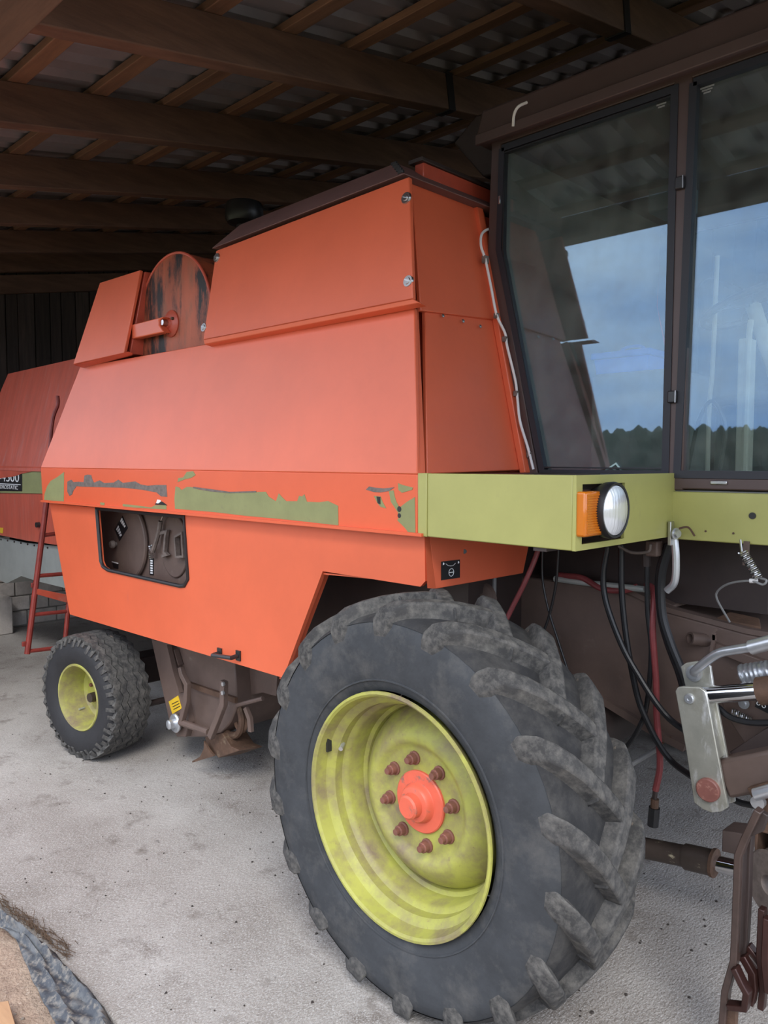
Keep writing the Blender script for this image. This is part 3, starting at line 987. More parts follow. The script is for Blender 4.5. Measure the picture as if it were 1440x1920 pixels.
# ---- ladder at the back of the side panel
XL = -5.76
L = lambda a, b: atX(a, b, XL)
lad = MB().tube([L(88, 935), L(51, 1226)], .021, 10, smooth_path=False).build('ladder', REDLADDER, CH, label='red tubular access ladder')
MB().tube([L(129, 1128), L(121, 1216)], .018, 10, smooth_path=False).build('stile', REDLADDER, lad)
MB().tube([L(108, 742), L(108, 760), L(97, 800), L(88, 935)], .014, 8).build('hand_rail', REDLADDER, CH)
for p0, p1 in (((80, 1004), (125, 998)), ((70, 1080), (130, 1075)), ((60, 1153), (128, 1146)), ((54, 1221), (121, 1213))):
    MB().tube([L(*p0), L(*p1)], .015, 8, smooth_path=False).build('rung', REDLADDER, lad)
MB().prism([L(66, 1103), L(132, 1116), L(132, 1132), L(64, 1113)], (.02, 0, 0)).build('step_plate', ORANGE_D, lad, .003)
for a, b in ((61, 1097), (44, 1207)):
    MB().box(L(a + 4, b), (.02, .05, .035)).build('hinge_lug', REDLADDER, lad, .004)

# ---- step platform: green side, corner strip, front with lamp opening, deck
plate('platform_corner_strip', [atY(783, 887, YS - .004), atY(800, 887, YS - .004), atY(800, 1007, YS - .004), atY(783, 1005, YS - .004)], T, GREEN, bevel=.003)
zg1, zg0 = atY(1081, 891, YS).z, atY(1079, 1034, YS).z
xg0 = atY(801, 950, YS).x
plate('platform_side', [V((xg0, YS, zg1)), V((XP - .0125, YS, zg1)), V((XP - .0125, YS, zg0)), V((xg0, YS, zg0 + .005))], T, GREEN, bevel=.004, label='olive green platform side panel')
PX = lambda a, b, o=0.0: atX(a, b, XP + o)
lamp_hole = [PX(1093, 908), PX(1172, 906), PX(1171, 1010), PX(1090, 1020)]
yl0, yl1 = (lamp_hole[0].y + lamp_hole[3].y) / 2, lamp_hole[1].y
zl0, zl1 = (lamp_hole[2].z + lamp_hole[3].z) / 2, lamp_hole[0].z
pf = ring_plate([V((XP, YS, zg1)), V((XP, YC, zg1)), V((XP, YC, zg0)), V((XP, YS, zg0))],
                [V((XP, yl0, zl1)), V((XP, yl1, zl1)), V((XP, yl1, zl0)), V((XP, yl0, zl0))], (-.012, 0, 0)).build('platform_front', GREEN, CH, label='olive green platform front with lamp opening')
MB().box2((xg0 - .06, YS + .015, zg1 - .012), (XP - .013, YC + .3, zg1 - .004)).build('platform_deck', BROWN_D, CH)
MB().box2((xg0, YS + .04, zg0 + .01), (XP - .2, YC, zg0 + .03)).build('platform_floor', BROWN_D, CH)
lb_ = MB().box2((XP - .16, yl0 - .03, zl0 - .03), (XP - .11, yl1 + .03, zl1 + .03)).build('lamp_box', BROWN_D, CH)
MB().box2((XP - .12, yl0 - .02, zl0 - .012), (XP - .013, yl1 + .02, zl0 - .002)).build('lamp_box_floor', RUST, lb_)
# headlamp
hc = atX(1153, 957, XP + .045)
rh = .086
hl = MB().lathe([(0, -.15), (.03, -.15), (.05, -.12), (rh * .95, -.05), (rh * 1.06, -.03), (rh * 1.08, -.005), (rh * 1.04, .006), (rh * .97, .004), (rh * .97, -.01)], hc, (1, 0, 0), 40).build('headlamp', BLACK, CH, label='round headlamp in black rubber housing')
MB().lathe([(rh * .98, -.008), (rh * .93, .004), (rh * .7, .014), (rh * .35, .019), (0, .021)], hc, (1, 0, 0), 40).build('headlamp_lens', LENS, hl, label='clear fluted lens')
# indicator
i0, i1 = atX(1091, 922, XP + .02), atX(1126, 1003, XP + .02)
il = MB().box2((XP - .05, i0.y + .006, i1.z), (XP + .03, i1.y, i0.z)).build('indicator_lamp', AMBER, CH, .008, label='amber ribbed indicator lens')
for k in range(16):
    z = i1.z + .012 + (i0.z - i1.z - .024) * k / 15
    MB().box((XP + .031, (i0.y + .006 + i1.y) / 2 - .004, z), (.003, (i1.y - i0.y) * .72, .0035)).build('lens_rib', AMBER, il)
for z in (i1.z + .012, i0.z - .012):
    MB().cyl((XP + .03, i1.y - .01, z), (XP + .035, i1.y - .01, z), .005, 10).build('lens_screw', STEEL, il)
MB().box2((XP - .06, i0.y + .002, i1.z - .004), (XP - .02, i1.y + .004, i0.z + .004)).build('indicator_base', BROWN_D, il)

# bracket below the platform (faces forward)
FX = lambda a, b, o=0.0: atX(a, b, XFR + .02 + o)
bz = FX(818, 1104).z
bk = plate('under_bracket', [V((XFR + .02, YS + .06, zg0 + .02)), V((XFR + .02, YC + .05, zg0 + .02)), V((XFR + .02, YC - .03, bz)), V((XFR + .02, FX(817, 1104).y, bz))], (-.02, 0, 0), ORANGE, bevel=.003, label='orange bracket with black control sticker')
plate('bracket_return', [V((XFR + .02, YS + .06, zg0 + .02)), V((XFR + .02, FX(817, 1104).y, bz)), atY(801, 1103, YK), atY(797, 1012, YK)], (-.004, .015, 0), ORANGE, bk, bevel=.002)
cs = MB().prism([FX(827, 1053, .001), FX(862, 1049, .001), FX(862, 1083, .001), FX(827, 1088, .001)], (.0015, 0, 0)).build('control_sticker', STICKB, bk, label='black sticker with white dial symbols')
oo = XFR + .0235
MB().torus(V((oo, FX(845, 1073).y, FX(845, 1073).z)), (1, 0, 0), .015, .0013, 20, 5).build('print_dial', WHITE, cs)
MB().box(V((oo, FX(845, 1073).y, FX(845, 1073).z)), (.001, .028, .003)).build('print_bar', WHITE, cs)
MB().tube([FX(836, 1057, .003), FX(840, 1060, .003), FX(845, 1061, .003), FX(850, 1060, .003), FX(854, 1056, .003)], .0011, 5).build('print_arc', WHITE, cs)
for a in (831, 859):
    MB().cyl(FX(a, 1057 - (a - 831) * .1, .0015), FX(a, 1057 - (a - 831) * .1, .003), .005, 8).build('print_symbol', WHITE, cs)
MB().cyl(FX(871, 1034, .0), FX(871, 1034, .003), .009, 12).build('bracket_hole', BLACKP, bk)

# ================================================================== CAB
cab_x0 = -2.16
XCF = -.52                                 # windscreen
YCF = 4.55                                 # far side of the cab
ZR = atY(925, 270, YC).z                   # underside of the roof fascia
CY = lambda a, b, o=0.0: atY(a, b, YC - o)
def zline(px0, py0, px1, py1, y=YC):
    a, b = atY(px0, py0, y), atY(px1, py1, y)
    return lambda x: a.z + (b.z - a.z) * (x - a.x) / (b.x - a.x)
# left side frame
w1 = [(944, 283), (1268, 165), (1250, 889), (1020, 889), (938, 468)]
W1 = [CY(*p) for p in w1]
zb1 = CY(1150, 888).z
zt1 = (W1[0].z + W1[1].z) / 2
W1 = [V((W1[0].x, YC, zt1)), V((W1[1].x, YC, zt1)), V((CY(1250, 889).x, YC, zb1)), V((CY(1020, 889).x, YC, zb1)), W1[4]]
xpil = W1[1].x
W2 = [V((CY(1303, 152).x, YC, zt1)), V((XCF - .12, YC, zt1)), V((XCF - .12, YC, zb1)), V((CY(1272, 893).x, YC, zb1))]
fr_ = MB()
fr_.strip([V((W1[2].x + .03, YC + .02, zb1 - .06)), V((W1[1].x + .03, YC + .02, zt1 + .05))], .075, .06)
cabp = fr_.build('cab_pillar', CABFRAME, CH, .006, label='brown cab pillar between two panes')
MB().strip([V((W1[3].x - .045, YC + .02, zb1 - .04)), V((W1[4].x - .035, YC + .02, W1[4].z)), V((W1[0].x - .03, YC + .02, zt1 + .06))], .055, .06).build('cab_rear_post', CABFRAME, CH, .005)
MB().box2((W1[0].x - .06, YC - .01, zt1 + .02), (XCF, YC + .05, ZR + .01)).build('cab_header', CABFRAME, CH, .005)
MB().box2((W2[3].x - .0, YC - .01, zb1 - .055), (XCF, YC + .05, zb1 - .012)).build('cab_sill', CABFRAME, CH, .005)
MB().box2((XCF - .10, YC - .01, zb1 - .06), (XCF, YC + .08, ZR)).build('cab_front_post', CABFRAME, CH, .008)
def pane(name, W, lab):
    c = sum((p for p in W), V((0, 0, 0))) / len(W)
    g = MB().prism([p + V((0, .012, 0)) for p in W], (0, .005, 0)).build(name, GLASS, CH, label=lab)
    MB().strip(list(W) + [W[0]] , .028, .03).build('window_seal', SEAL, g)
    return g
pane1 = pane('window_pane', W1, 'large tinted door pane mirroring hood and sky')
pane2 = pane('window_pane', W2, 'tinted front side pane mirroring sky and forest')
# second rubber line and catches
MB().strip([p + (V((0, 0, 0)) + (sum(W1, V()) / 5 - p).normalized() * .024) + V((0, .0, 0)) for p in W1 + W1[:1]], .006, .024).build('seal_lip', BLACK, pane1)
for px_, py_ in ((1275, 343), (1261, 744)):
    q = CY(px_, py_, .02)
    k = MB().box(q, (.035, .016, .045)).build('window_catch', BLACKP, cabp, .004)
    MB().box(q + V((.014, -.008, 0)), (.003, .004, .045)).build('catch_edge', STEEL, k)
q = CY(1348, 905, .012)
MB().box(q, (.06, .012, .014)).build('sill_latch', STEEL, CH, .003)
q = CY(937, 375, .015)
MB().box(q, (.012, .012, .035)).build('hinge_plate', STEEL, CH, .002)
# maker marks etched in the glass corners
for (a, b), par in (((1240, 190), pane1), ((1326, 163), pane2)):
    for k in range(3):
        MB().box(CY(a, b + k * 5, -.011), (.05 - .012 * k, .001, .006)).build('etched_mark', GREYHOSE, par)
# clear sticker frame at the bottom of the door pane
stf = [CY(1131, 885, -.008), CY(1155, 869, -.008), CY(1168, 886, -.008)]
MB().strip(stf, .006, .004).strip([CY(1158, 884, -.008), CY(1146, 877, -.008)], .005, .004).build('clear_sticker', M_('clear_sticker_edge', (.45, .62, .58), .3), pane1)

# roof
rz = ZR
roof = MB().hexa([V((W1[0].x - .12, YC - .06, rz)), V((XCF + .18, YC - .06, rz)), V((XCF + .18, YCF + .06, rz)), V((W1[0].x - .12, YCF + .06, rz))],
                 [V((W1[0].x - .10, YC - .03, rz + .15)), V((XCF + .12, YC - .03, rz + .15)), V((XCF + .12, YCF + .03, rz + .15)), V((W1[0].x - .10, YCF + .03, rz + .15))]).build('cab_roof', CABFRAME, CH, .015, label='brown cab roof')
MB().box2((W1[0].x - .10, YC - .075, rz - .015), (XCF + .19, YC - .055, rz + .03)).build('roof_gutter', CABFRAME, roof, .004)
rb = [atY(a, b, 3.05) for a, b in ((985, 195), (893, 215), (850, 268), (905, 332), (960, 320))]
MB().prism(rb, (0, 1.4, 0)).build('roof_rear_duct', BROWN_D, CH, .01, label='dark wedge shaped duct behind the cab roof')
MB().tube([atY(962, 237, YC - .08), atY(964, 215, YC - .09), atY(972, 200, YC - .09), atY(988, 192, YC - .06)], .006, 8).build('aerial_cable', WHITEW, CH, label='white cable looping over the roof')
# rest of the shell: rear wall, far side, front, floor
zc0 = zb1 - .06
rw = MB()
rw.prism([V((W1[3].x - .07, YC + .05, zc0)), V((W1[3].x - .07, YCF, zc0)), V((W1[4].x - .06, YCF, W1[4].z)), V((W1[4].x - .06, YC + .05, W1[4].z))], (-.02, 0, 0))
rw.prism([V((W1[4].x - .06, YC + .05, W1[4].z)), V((W1[4].x - .06, YCF, W1[4].z)), V((W1[0].x - .05, YCF, rz)), V((W1[0].x - .05, YC + .05, rz))], (-.02, 0, 0))
rw.build('cab_rear_wall', CABIN, CH)
MB().box2((W1[3].x - .07, YC, zc0 - .10), (XCF, YCF, zc0)).build('cab_floor', CABIN, CH)
far = [V((W1[0].x, YCF, rz - .03)), V((XCF - .1, YCF, rz - .03)), V((XCF - .1, YCF, zb1)), V((W1[3].x, YCF, zb1)), V((W1[4].x, YCF, W1[4].z))]
g3 = MB().prism(far, (0, .005, 0)).build('window_pane', GLASS, CH)
MB().strip(far + far[:1], .09, .05).build('far_side_frame', CABFRAME, CH)
wsn = [V((XCF, YC + .08, rz)), V((XCF, YCF - .05, rz)), V((XCF, YCF - .05, zb1)), V((XCF, YC + .08, zb1))]
MB().prism(wsn, (.005, 0, 0)).build('windscreen', GLASS, CH)
MB().box2((XCF - .05, YCF - .05, zc0), (XCF, YCF + .03, rz)).build('cab_front_post', CABFRAME, CH, .005)
# lower green cab panel
zp1, zp0 = CY(1265, 921).z, CY(1265, 1010).z
cp = MB().box2((XP - .01, YC - .02, zp0), (XCF, YC + .01, zp1)).build('cab_lower_panel', GREEN, CH, .004, label='olive green panel below the cab door')
q = CY(1411, 967, .021)
MB().cyl(q, q - V((0, .003, 0)), .012, 16).build('panel_hole', BLACKP, cp)
for a, b in ((1375, 1000), (1323, 996)):
    MB().cyl(CY(a, b, .02), CY(a, b, .024), .004, 8).build('panel_screw', RUST, cp)
br = atX(1258, 1000, XP + .012)
m = MB().box(br, (.012, .03, .09))
m.build('hinge_bracket', STEEL, CH, .002)
MB().lathe([(0, .012), (.014, .012), (.016, 0), (.022, 0), (.022, -.004)], br + V((.02, -.0, 0)), (1, -.3, 0), 14).build('hinge_bolt', ZINC, CH)
MB().tube([br + V((.03, 0, .02)), br + V((.06, .01, .025)), br + V((.085, .01, -.005))], .004, 6).build('spring_clip', RUST, CH)
MB().box2((XP, YC + .02, zc0 - .03), (XCF, YC + .04, zp1 + .05)).build('cab_panel_gap', BROWN_D, CH)

# cab interior
st_ = MB().box2((-1.50, 3.80, zc0), (-1.10, 4.28, zc0 + .38)).box2((-1.60, 3.80, zc0 + .38), (-1.48, 4.28, zc0 + 1.0))
st_.build('driver_seat', SEATM, CH, .05, label='black driver seat inside the cab')
sw = atY(1412, 572, 3.40)
MB().torus(sw, V((-.35, 0, 1)), .20, .016, 36, 10).build('steering_wheel', BLACKP, CH, label='black steering wheel seen through the glass')
MB().cyl(sw + V((0, 0, 0)), V((sw.x + .25, sw.y, zc0)), .03, 14).build('steering_column', CREAM, CH)
m = MB()
for k in range(3):
    a = 2.1 * k
    m.bar(sw, sw + V((.19 * math.cos(a), .19 * math.sin(a), .06 * math.cos(a))), .025, .01, (0, 0, 1))
m.build('wheel_spokes', BLACKP, CH)
q = atY(1408, 600, 3.2)
MB().tube([q, atY(1404, 640, 3.2), atY(1400, 730, 3.2), V((atY(1400, 730, 3.2).x, 3.2, zc0))], .012, 8).build('control_lever', CREAM, CH)
q0, q1_ = atY(1384, 635, 3.22), atY(1402, 745, 3.22)
MB().box2((q0.x, 3.22, zc0), (q1_.x, 3.30, q0.z)).build('lever_console', CREAM, CH, .006)
MB().tube([atY(1345, 480, 3.3), atY(1336, 690, 3.3), atY(1330, 760, 3.3), V((atY(1330, 760, 3.3).x, 3.3, zc0))], .010, 8).build('control_lever', CREAM, CH)
MB().tube([atY(1290, 880, 3.1), atY(1310, 790, 3.1), atY(1335, 752, 3.1), atY(1360, 800, 3.1), atY(1350, 880, 3.1)], .008, 8).build('cab_hose', BLACKHOSE, CH)
bx0, bx1 = atY(1112, 704, 3.33), atY(1216, 652, 3.33)
MB().box2((bx0.x + .02, 3.28, zc0), (bx1.x + .12, 3.75, bx0.z - .002)).build('cab_locker', CABIN, CH, .01, label='grey locker inside the cab')
lamp0, lamp1 = atY(1106, 252, 3.3), atY(1205, 215, 3.3)
MB().cyl(lamp0, V((lamp1.x, 3.3, lamp0.z)), .05, 20).build('sun_blind_roller', STEEL, CH, label='silver blind roller under the cab roof')
b0, b1 = atY(1214, 400, 3.9), atY(1262, 310, 3.9)
MB().box2((b0.x, 3.9, b0.z), (b1.x + .05, 4.1, b1.z)).build('cab_box', M_('blue_grey_box', (.10, .15, .18), .5), CH, .01)
s1 = atY(978, 565, YC + .35)

bat = thing('storage_box', (bx0.x + .15, 3.45, bx0.z), 'bright blue plastic box standing inside the cab, seen through the glass', 'box')
MB().hexa([V((bx0.x + .01, 3.34, bx0.z)), V((bx1.x - .01, 3.34, bx0.z)), V((bx1.x - .01, 3.56, bx0.z)), V((bx0.x + .01, 3.56, bx0.z))],
          [V((bx0.x, 3.33, bx1.z - .03)), V((bx1.x, 3.33, bx1.z - .03)), V((bx1.x, 3.57, bx1.z - .03)), V((bx0.x, 3.57, bx1.z - .03))]).build('box_body', BLUEP, bat, .006)
MB().box2((bx0.x - .01, 3.32, bx1.z - .03), (bx1.x + .01, 3.58, bx1.z)).build('box_lid', BLUEP, bat, .006)
MB().tube([(bx0.x + .06, 3.45, bx1.z), (bx0.x + .10, 3.45, bx1.z + .03), (bx1.x - .10, 3.45, bx1.z + .03), (bx1.x - .06, 3.45, bx1.z)], .007, 8).build('box_handle', BLUEP, bat)

# ================================================================== WHEELS
def front_wheel(c, out, label_t, label_r, nl=18):
    """c: wheel centre, out: -1 when the dished outer side faces -Y, +1 for +Y"""
    ax = V((0, -out, 0)) * -1          # axis points outward
    ax = V((0, out, 0))
    half = [(.402, .178), (.425, .192), (.47, .202), (.53, .206), (.585, .204), (.630, .194), (.648, .165), (.654, .12), (.658, .05)]
    prof = half + [(r, -a) for r, a in reversed(half)]
    ty = MB().lathe(prof, c, ax, 72).build('front_tyre', RUBBER, CH, label=label_t, origin=c, sharp=60)
    for r, a in ((.440, .1955),):
        MB().torus(c + ax * a, ax, r, .004, 72, 6).build('sidewall_ring', RUBBER, ty, origin=c)
    tb2 = [(.632, .1955), (.642, .184), (.650, .166), (.6565, .12), (.6605, .05)]
    MB().lathe(tb2 + [(r, -a) for r, a in reversed(tb2)], c, ax, 72).build('tread_band', TREADB, ty, origin=c, sharp=60)
    def lug(sgn):
        stn = [(.065, .655, .065, .702, -.095), (.03, .657, .03, .708, -.035), (-.02, .657, -.02, .710, .045), (-.07, .656, -.07, .710, .125), (-.115, .650, -.115, .707, .20),
               (-.155, .642, -.162, .699, .268), (-.178, .630, -.192, .680, .315), (-.190, .60, -.204, .642, .345), (-.196, .565, -.2045, .59, .355)]
        mb = MB()
        rings = []
        for i, (ab, rb, at_, rt_, ph) in enumerate(stn):
            wb, wt = .052, .036
            if i == 0:
                wb, wt = .044, .026
            if i == len(stn) - 1:
                wb, wt = .034, .022
            row = []
            for (a, r, w) in ((ab, rb - .006, -wb), (at_, rt_, -wt), (at_, rt_, wt), (ab, rb - .006, wb)):
                an = ph + w / r
                row.append(V((r * math.cos(an), -a * sgn * out * 1.0, r * math.sin(an))))
            rings.append(row)
        vs = [p for row in rings for p in row]
        fs = [(0, 1, 2, 3)]
        for i in range(len(rings) - 1):
            for k in range(4):
                fs.append((i * 4 + k, i * 4 + (k + 1) % 4, i * 4 + 4 + (k + 1) % 4, i * 4 + 4 + k))
        fs.append(tuple((len(rings) - 1) * 4 + k for k in (3, 2, 1, 0)))
        mb.add(vs, fs)
        me = mb.mesh('tread_lug', V((0, 0, 0)), 50)
        me.materials.append(LUGR)
        return me
    for sgn, off in ((1, 0), (-1, .5)):
        me = lug(sgn)
        for k in range(nl):
            o = link('tread_lug', me, c, ty, bevel=.007)
            o.rotation_euler.y = 2 * math.pi * (k + off) / nl + .09
    # rim: outer flange at +.20 along ax
    F = .20
    rp = [(.398, F - .006), (.404, F - .002), (.402, F + .004), (.394, F + .005), (.386, F - .002), (.382, F - .02), (.376, F - .045), (.362, F - .055), (.352, F - .068),
          (.350, F - .10), (.338, F - .112), (.334, F - .125), (.330, F - .19), (.318, F - .20), (.312, F - .22), (.314, F - .30), (.36, F - .34), (.404, F - .39), (.404, F - .398)]
    rim = MB().lathe(rp, c, ax, 72).build('wheel_rim', RIMG, CH, label=label_r, origin=c, sharp=28)
    D = F - .135
    dp = [(.316, D - .085), (.300, D - .055), (.270, D - .020), (.235, D + .004), (.215, D + .010), (.200, D + .004), (.188, D - .008), (.176, D - .010), (.09, D - .010), (0, D - .010)]
    disc = MB().lathe(dp, c, ax, 64).build('wheel_disc', RIMG, rim, origin=c, sharp=50)
    hb = MB().lathe([(.106, D - .012), (.106, D - .002), (.102, D + .002), (.070, D + .004), (.066, D + .010), (.064, D + .022), (.058, D + .030), (.042, D + .034), (.040, D + .060), (.034, D + .066), (0, D + .066)], c, ax, 40)
    hb.build('hub_cap', REDHUB, rim, label='red hub cap', origin=c)
    for k in range(8):
        a = 2 * math.pi * k / 8 + .20
        q = c + V((.147 * math.cos(a), 0, .147 * math.sin(a))) + ax * (D - .012)
        m = MB().lathe([(.024, 0), (.024, .008), (.019, .010), (.018, .030), (.015, .033), (.012, .033), (.011, .046), (0, .048)], q, ax, 6 + 6)
        m.build('wheel_nut', NUTM, rim)
    a = math.radians(158)
    q = c + V((.352 * math.cos(a), 0, .352 * math.sin(a))) + ax * (F - .085)
    MB().cyl(q, q + V((-.02 * math.cos(a), 0, -.02 * math.sin(a))) + ax * .03, .008, 10).build('tyre_valve', ZINC, rim)
    q = c + V((.376 * math.cos(a), 0, .376 * math.sin(a))) + ax * (F - .035)
    MB().box(q, (.008, .02, .06)).build('rim_stamp', BLACKP, rim)
    return ty

WC = atZ(735, 1528, .700)
WC = V((WC.x, WC.y + .20, .700))
front_wheel(WC, -1, 'large black tractor tyre with worn chevron lugs', 'yellow green dished wheel rim')
front_wheel(V((WC.x, 4.98, .700)), 1, 'large tractor tyre on the far side', 'yellow green rim on the far side')
MB().cyl((WC.x, WC.y + .05, .70), (WC.x, 4.9, .70), .13, 20).build('front_axle', BROWN_D, CH)
MB().box2((WC.x - .30, WC.y + .35, .50), (WC.x - .12, 2.95, 1.10)).build('final_drive', BROWN_D, CH, .03, label='dark final drive housing')

def rear_wheel(c, ax, lt):
    ax = V(ax).normalized()
    half = [(.205, .118), (.225, .134), (.27, .148), (.315, .147), (.345, .135), (.358, .122), (.366, .09), (.368, .04)]
    prof = half + [(r, -a) for r, a in reversed(half)]
    ty = MB().lathe(prof, c, ax, 64).build('rear_tyre', DARKRUB, CH, label=lt, origin=c, sharp=60)
    u = ax.orthogonal().normalized()
    w = ax.cross(u)
    NZ = 60
    for j, (ac, hw) in enumerate(((-.104, .021), (-.058, .019), (-.0, .033), (.058, .019), (.104, .021))):
        vs, fs = [], []
        for i in range(NZ):
            t = 2 * math.pi * i / NZ
            zz = .010 * (1 if i % 2 else -1)
            dirv = u * math.cos(t) + w * math.sin(t)
            edge = abs(ac) > .1
            sg = 1 if ac > 0 else -1
            for (a, r) in ((ac - hw + zz, .362), (ac - hw + zz, .392 - (.006 if edge and sg < 0 else 0)), (ac + hw + zz, .392 - (.006 if edge and sg > 0 else 0)), (ac + hw + zz, .362)):
                vs.append(c + ax * a + dirv * r)
        for i in range(NZ):
            n_ = (i + 1) % NZ
            for k in range(4):
                fs.append((i * 4 + k, i * 4 + (k + 1) % 4, n_ * 4 + (k + 1) % 4, n_ * 4 + k))
        MB().add(vs, fs).build('tread_rib', LUGR, ty, origin=c, sharp=20)
    me = None
    for sg in (1, -1):
        for i in range(46):
            t = 2 * math.pi * i / 46
            dirv = u * math.cos(t) + w * math.sin(t)
            tan = dirv.cross(ax)
            m = MB()
            p0, p1 = c + ax * (sg * .118) + dirv * .371, c + ax * (sg * (.139 + .004 * (i % 2))) + dirv * (.342 - .012 * (i % 3))
            m.bar(p0, p1, .024, .016, dirv)
            m.build('shoulder_block', LUGR, ty)
    rp = [(.206, .118), (.212, .124), (.208, .130), (.198, .128), (.192, .115), (.186, .09), (.178, .04), (.172, -.03), (.150, -.045), (.06, -.045), (.05, -.03), (0, -.03)]
    rim = MB().lathe(rp, c, ax, 48).build('rear_rim', RIMG, CH, label='green rear wheel rim', origin=c, sharp=28)
    for k in range(6):
        a = 2 * math.pi * k / 6
        q = c + (u * math.cos(a) + w * math.sin(a)) * .10 + ax * -.046
        MB().cyl(q, q + ax * .02, .012, 6).build('wheel_nut', NUTM, rim)
    q = c + u * .05 + ax * -.03
    MB().cyl(q, q + ax * .05, .03, 12).build('hub', BROWN_D, rim)
    q = c + u * .17 + ax * 0.0
    MB().cyl(q, q + ax * .04, .006, 8).build('tyre_valve', ZINC, rim)
    return ty
s8 = math.radians(9)
RW0 = atY(148, 1314, 2.08)
raxis = V((math.sin(s8), -math.cos(s8), 0))
RWC = V((RW0.x, RW0.y, 0)) - raxis * .118
RWC.z = .388
rear_wheel(RWC, raxis, 'black rear tyre with zigzag tread')
rear_wheel(V((RWC.x, 4.75, .388)), (0, 1, 0), 'rear tyre on the far side')
MB().box2((RWC.x - .09, RWC.y + .22, .40), (RWC.x + .09, 4.6, .58)).build('rear_axle', BROWN_D, CH, .01)
MB().box2((RWC.x - .06, RWC.y + .14, .30), (RWC.x + .06, RWC.y + .26, .52)).build('kingpin_block', BROWN_D, CH, .01)
MB().cyl((RWC.x + .28, RWC.y + .2, .33), (RWC.x + .28, 4.5, .33), .02, 10).build('track_rod', BROWN_D, CH)
MB().box2((RWC.x - .15, 3.2, .50), (RWC.x + .15, 3.8, .80)).build('axle_pivot', BROWN_D, CH, .01)

# ================================================================== ELEVATOR BOOT UNDER THE BODY
YE = 2.48
def c4(L, y): return [atY(40 + a / 2.88, 1160 + b / 2.88, y) for a, b in L]
EB = MB().prism(c4([(830, 130), (1150, 230), (1165, 470), (1130, 560), (1080, 620), (1000, 640), (900, 640), (880, 500), (860, 350)], YE), (0, .42, 0)).build('elevator_boot', BROWN, CH, .008, label='brown elevator boot with levers below the side panel')
MB().prism(c4([(700, 110), (800, 130), (880, 420), (905, 560), (885, 640), (840, 640), (800, 560), (770, 430)], YE - .04), (0, .30, 0)).build('boot_side_plate', BROWN, EB, .006)
MB().strip(c4([(895, 350), (1010, 390), (1160, 440)], YE - .012), .03, .02).build('boot_seam', RUST, EB)
MB().strip(c4([(862, 262), (870, 300), (898, 355), (895, 440), (862, 572)], YE - .08), .034, .03).build('lever_bar', BROWN, EB, .003)
MB().strip(c4([(1095, 335), (1092, 460), (1062, 540), (1022, 640)], YE - .08), .040, .03).build('lever_bar', BROWN, EB, .003)
MB().strip(c4([(795, 140), (830, 290), (862, 400)], YE - .06), .012, .03).build('stiffener', BROWN, EB)
MB().strip(c4([(835, 165), (860, 250)], YE - .02), .012, .03).build('stiffener', BROWN, EB)
MB().tube(c4([(862, 560), (1012, 612)], YE - .08), .020, 10).build('boot_shaft', BROWN, EB)
q = c4([(838, 562)], YE - .06)[0]
MB().lathe([(.055, .0), (.058, -.012), (.05, -.02), (.028, -.02), (.028, -.055), (.02, -.06), (0, -.06)], q, (0, 1, 0), 24).build('bearing_cap', ZINC, EB, label='grey bearing cap')
for a, b in ((1095, 352), (1093, 400)):
    q = c4([(a, b)], YE - .095)[0]
    MB().cyl(q, q - V((0, .012, 0)), .012, 6).build('bolt', ZINC, EB)
ye = MB().prism(c4([(795, 448), (846, 415), (866, 485), (815, 515)], YE - .043), (0, .002, 0)).build('yellow_label', YELLOW, EB, label='yellow warning label')
for k in range(3):
    P2 = c4([(812 + k * 5, 462 + k * 14), (848 + k * 4, 444 + k * 14)], YE - .045)
    MB().strip(P2, .004, .001).build('print', BLACKP, ye)
q = c4([(1090, 540)], YE - .02)[0]
MB().torus(q + V((0, .05, 0)), (0, 1, 0), .11, .02, 30, 8).build('pulley', RUST, EB)
fl = MB()
fl.prism(c4([(990, 640), (1085, 618), (1105, 650), (1130, 690), (1180, 712), (1065, 752), (1030, 720), (1005, 685)], YE - .02), (0, .16, -.02))
fl.build('clean_out_flap', RUST, EB, .004, label='rusty clean-out flap hanging open')
MB().prism(c4([(985, 660), (985, 700), (965, 745), (922, 770), (924, 778), (1040, 742), (1010, 705)], YE - .05), (0, .012, 0)).build('flap_blade', RUST, EB)
MB().tube(c4([(1165, 468), (1230, 450), (1305, 430)], YE - .02), .012, 8).build('linkage_rod', BROWN, EB)
MB().strip(c4([(1212, 480), (1235, 540), (1240, 610)], YE), .03, .02).build('lever_bar', BROWN, EB)
MB().torus(c4([(1185, 560)], YE + .05)[0], (0, 1, 0), .05, .012, 20, 8).build('chain_sprocket', RUST, EB)
MB().box2((-3.15, 2.66, .52), (-2.2, 3.3, .85)).build('underbody_tray', BROWN_D, CH, .01)
MB().prism(c4([(1150, 250), (1380, 300), (1375, 420), (1300, 400), (1170, 430)], YE + .1), (0, .1, 0)).build('dusty_side_sheet', BROWN, CH, .004)
MB().box2((-4.2, 2.75, .60), (-2.5, 4.4, .80)).build('grain_pan', BROWN_D, CH)
MB().tube([atY(675, 1100, 2.7), atY(660, 1150, 2.7)], .06, 12).build('drive_shaft_cover', RUST, CH)
q = atY(906, 1122, 2.75)
MB().lathe([(0, -.05), (.03, -.05), (.035, -.03), (.07, -.02), (.075, 0)], q, (0, 1, 0), 20).build('axle_flange', BROWN, CH)

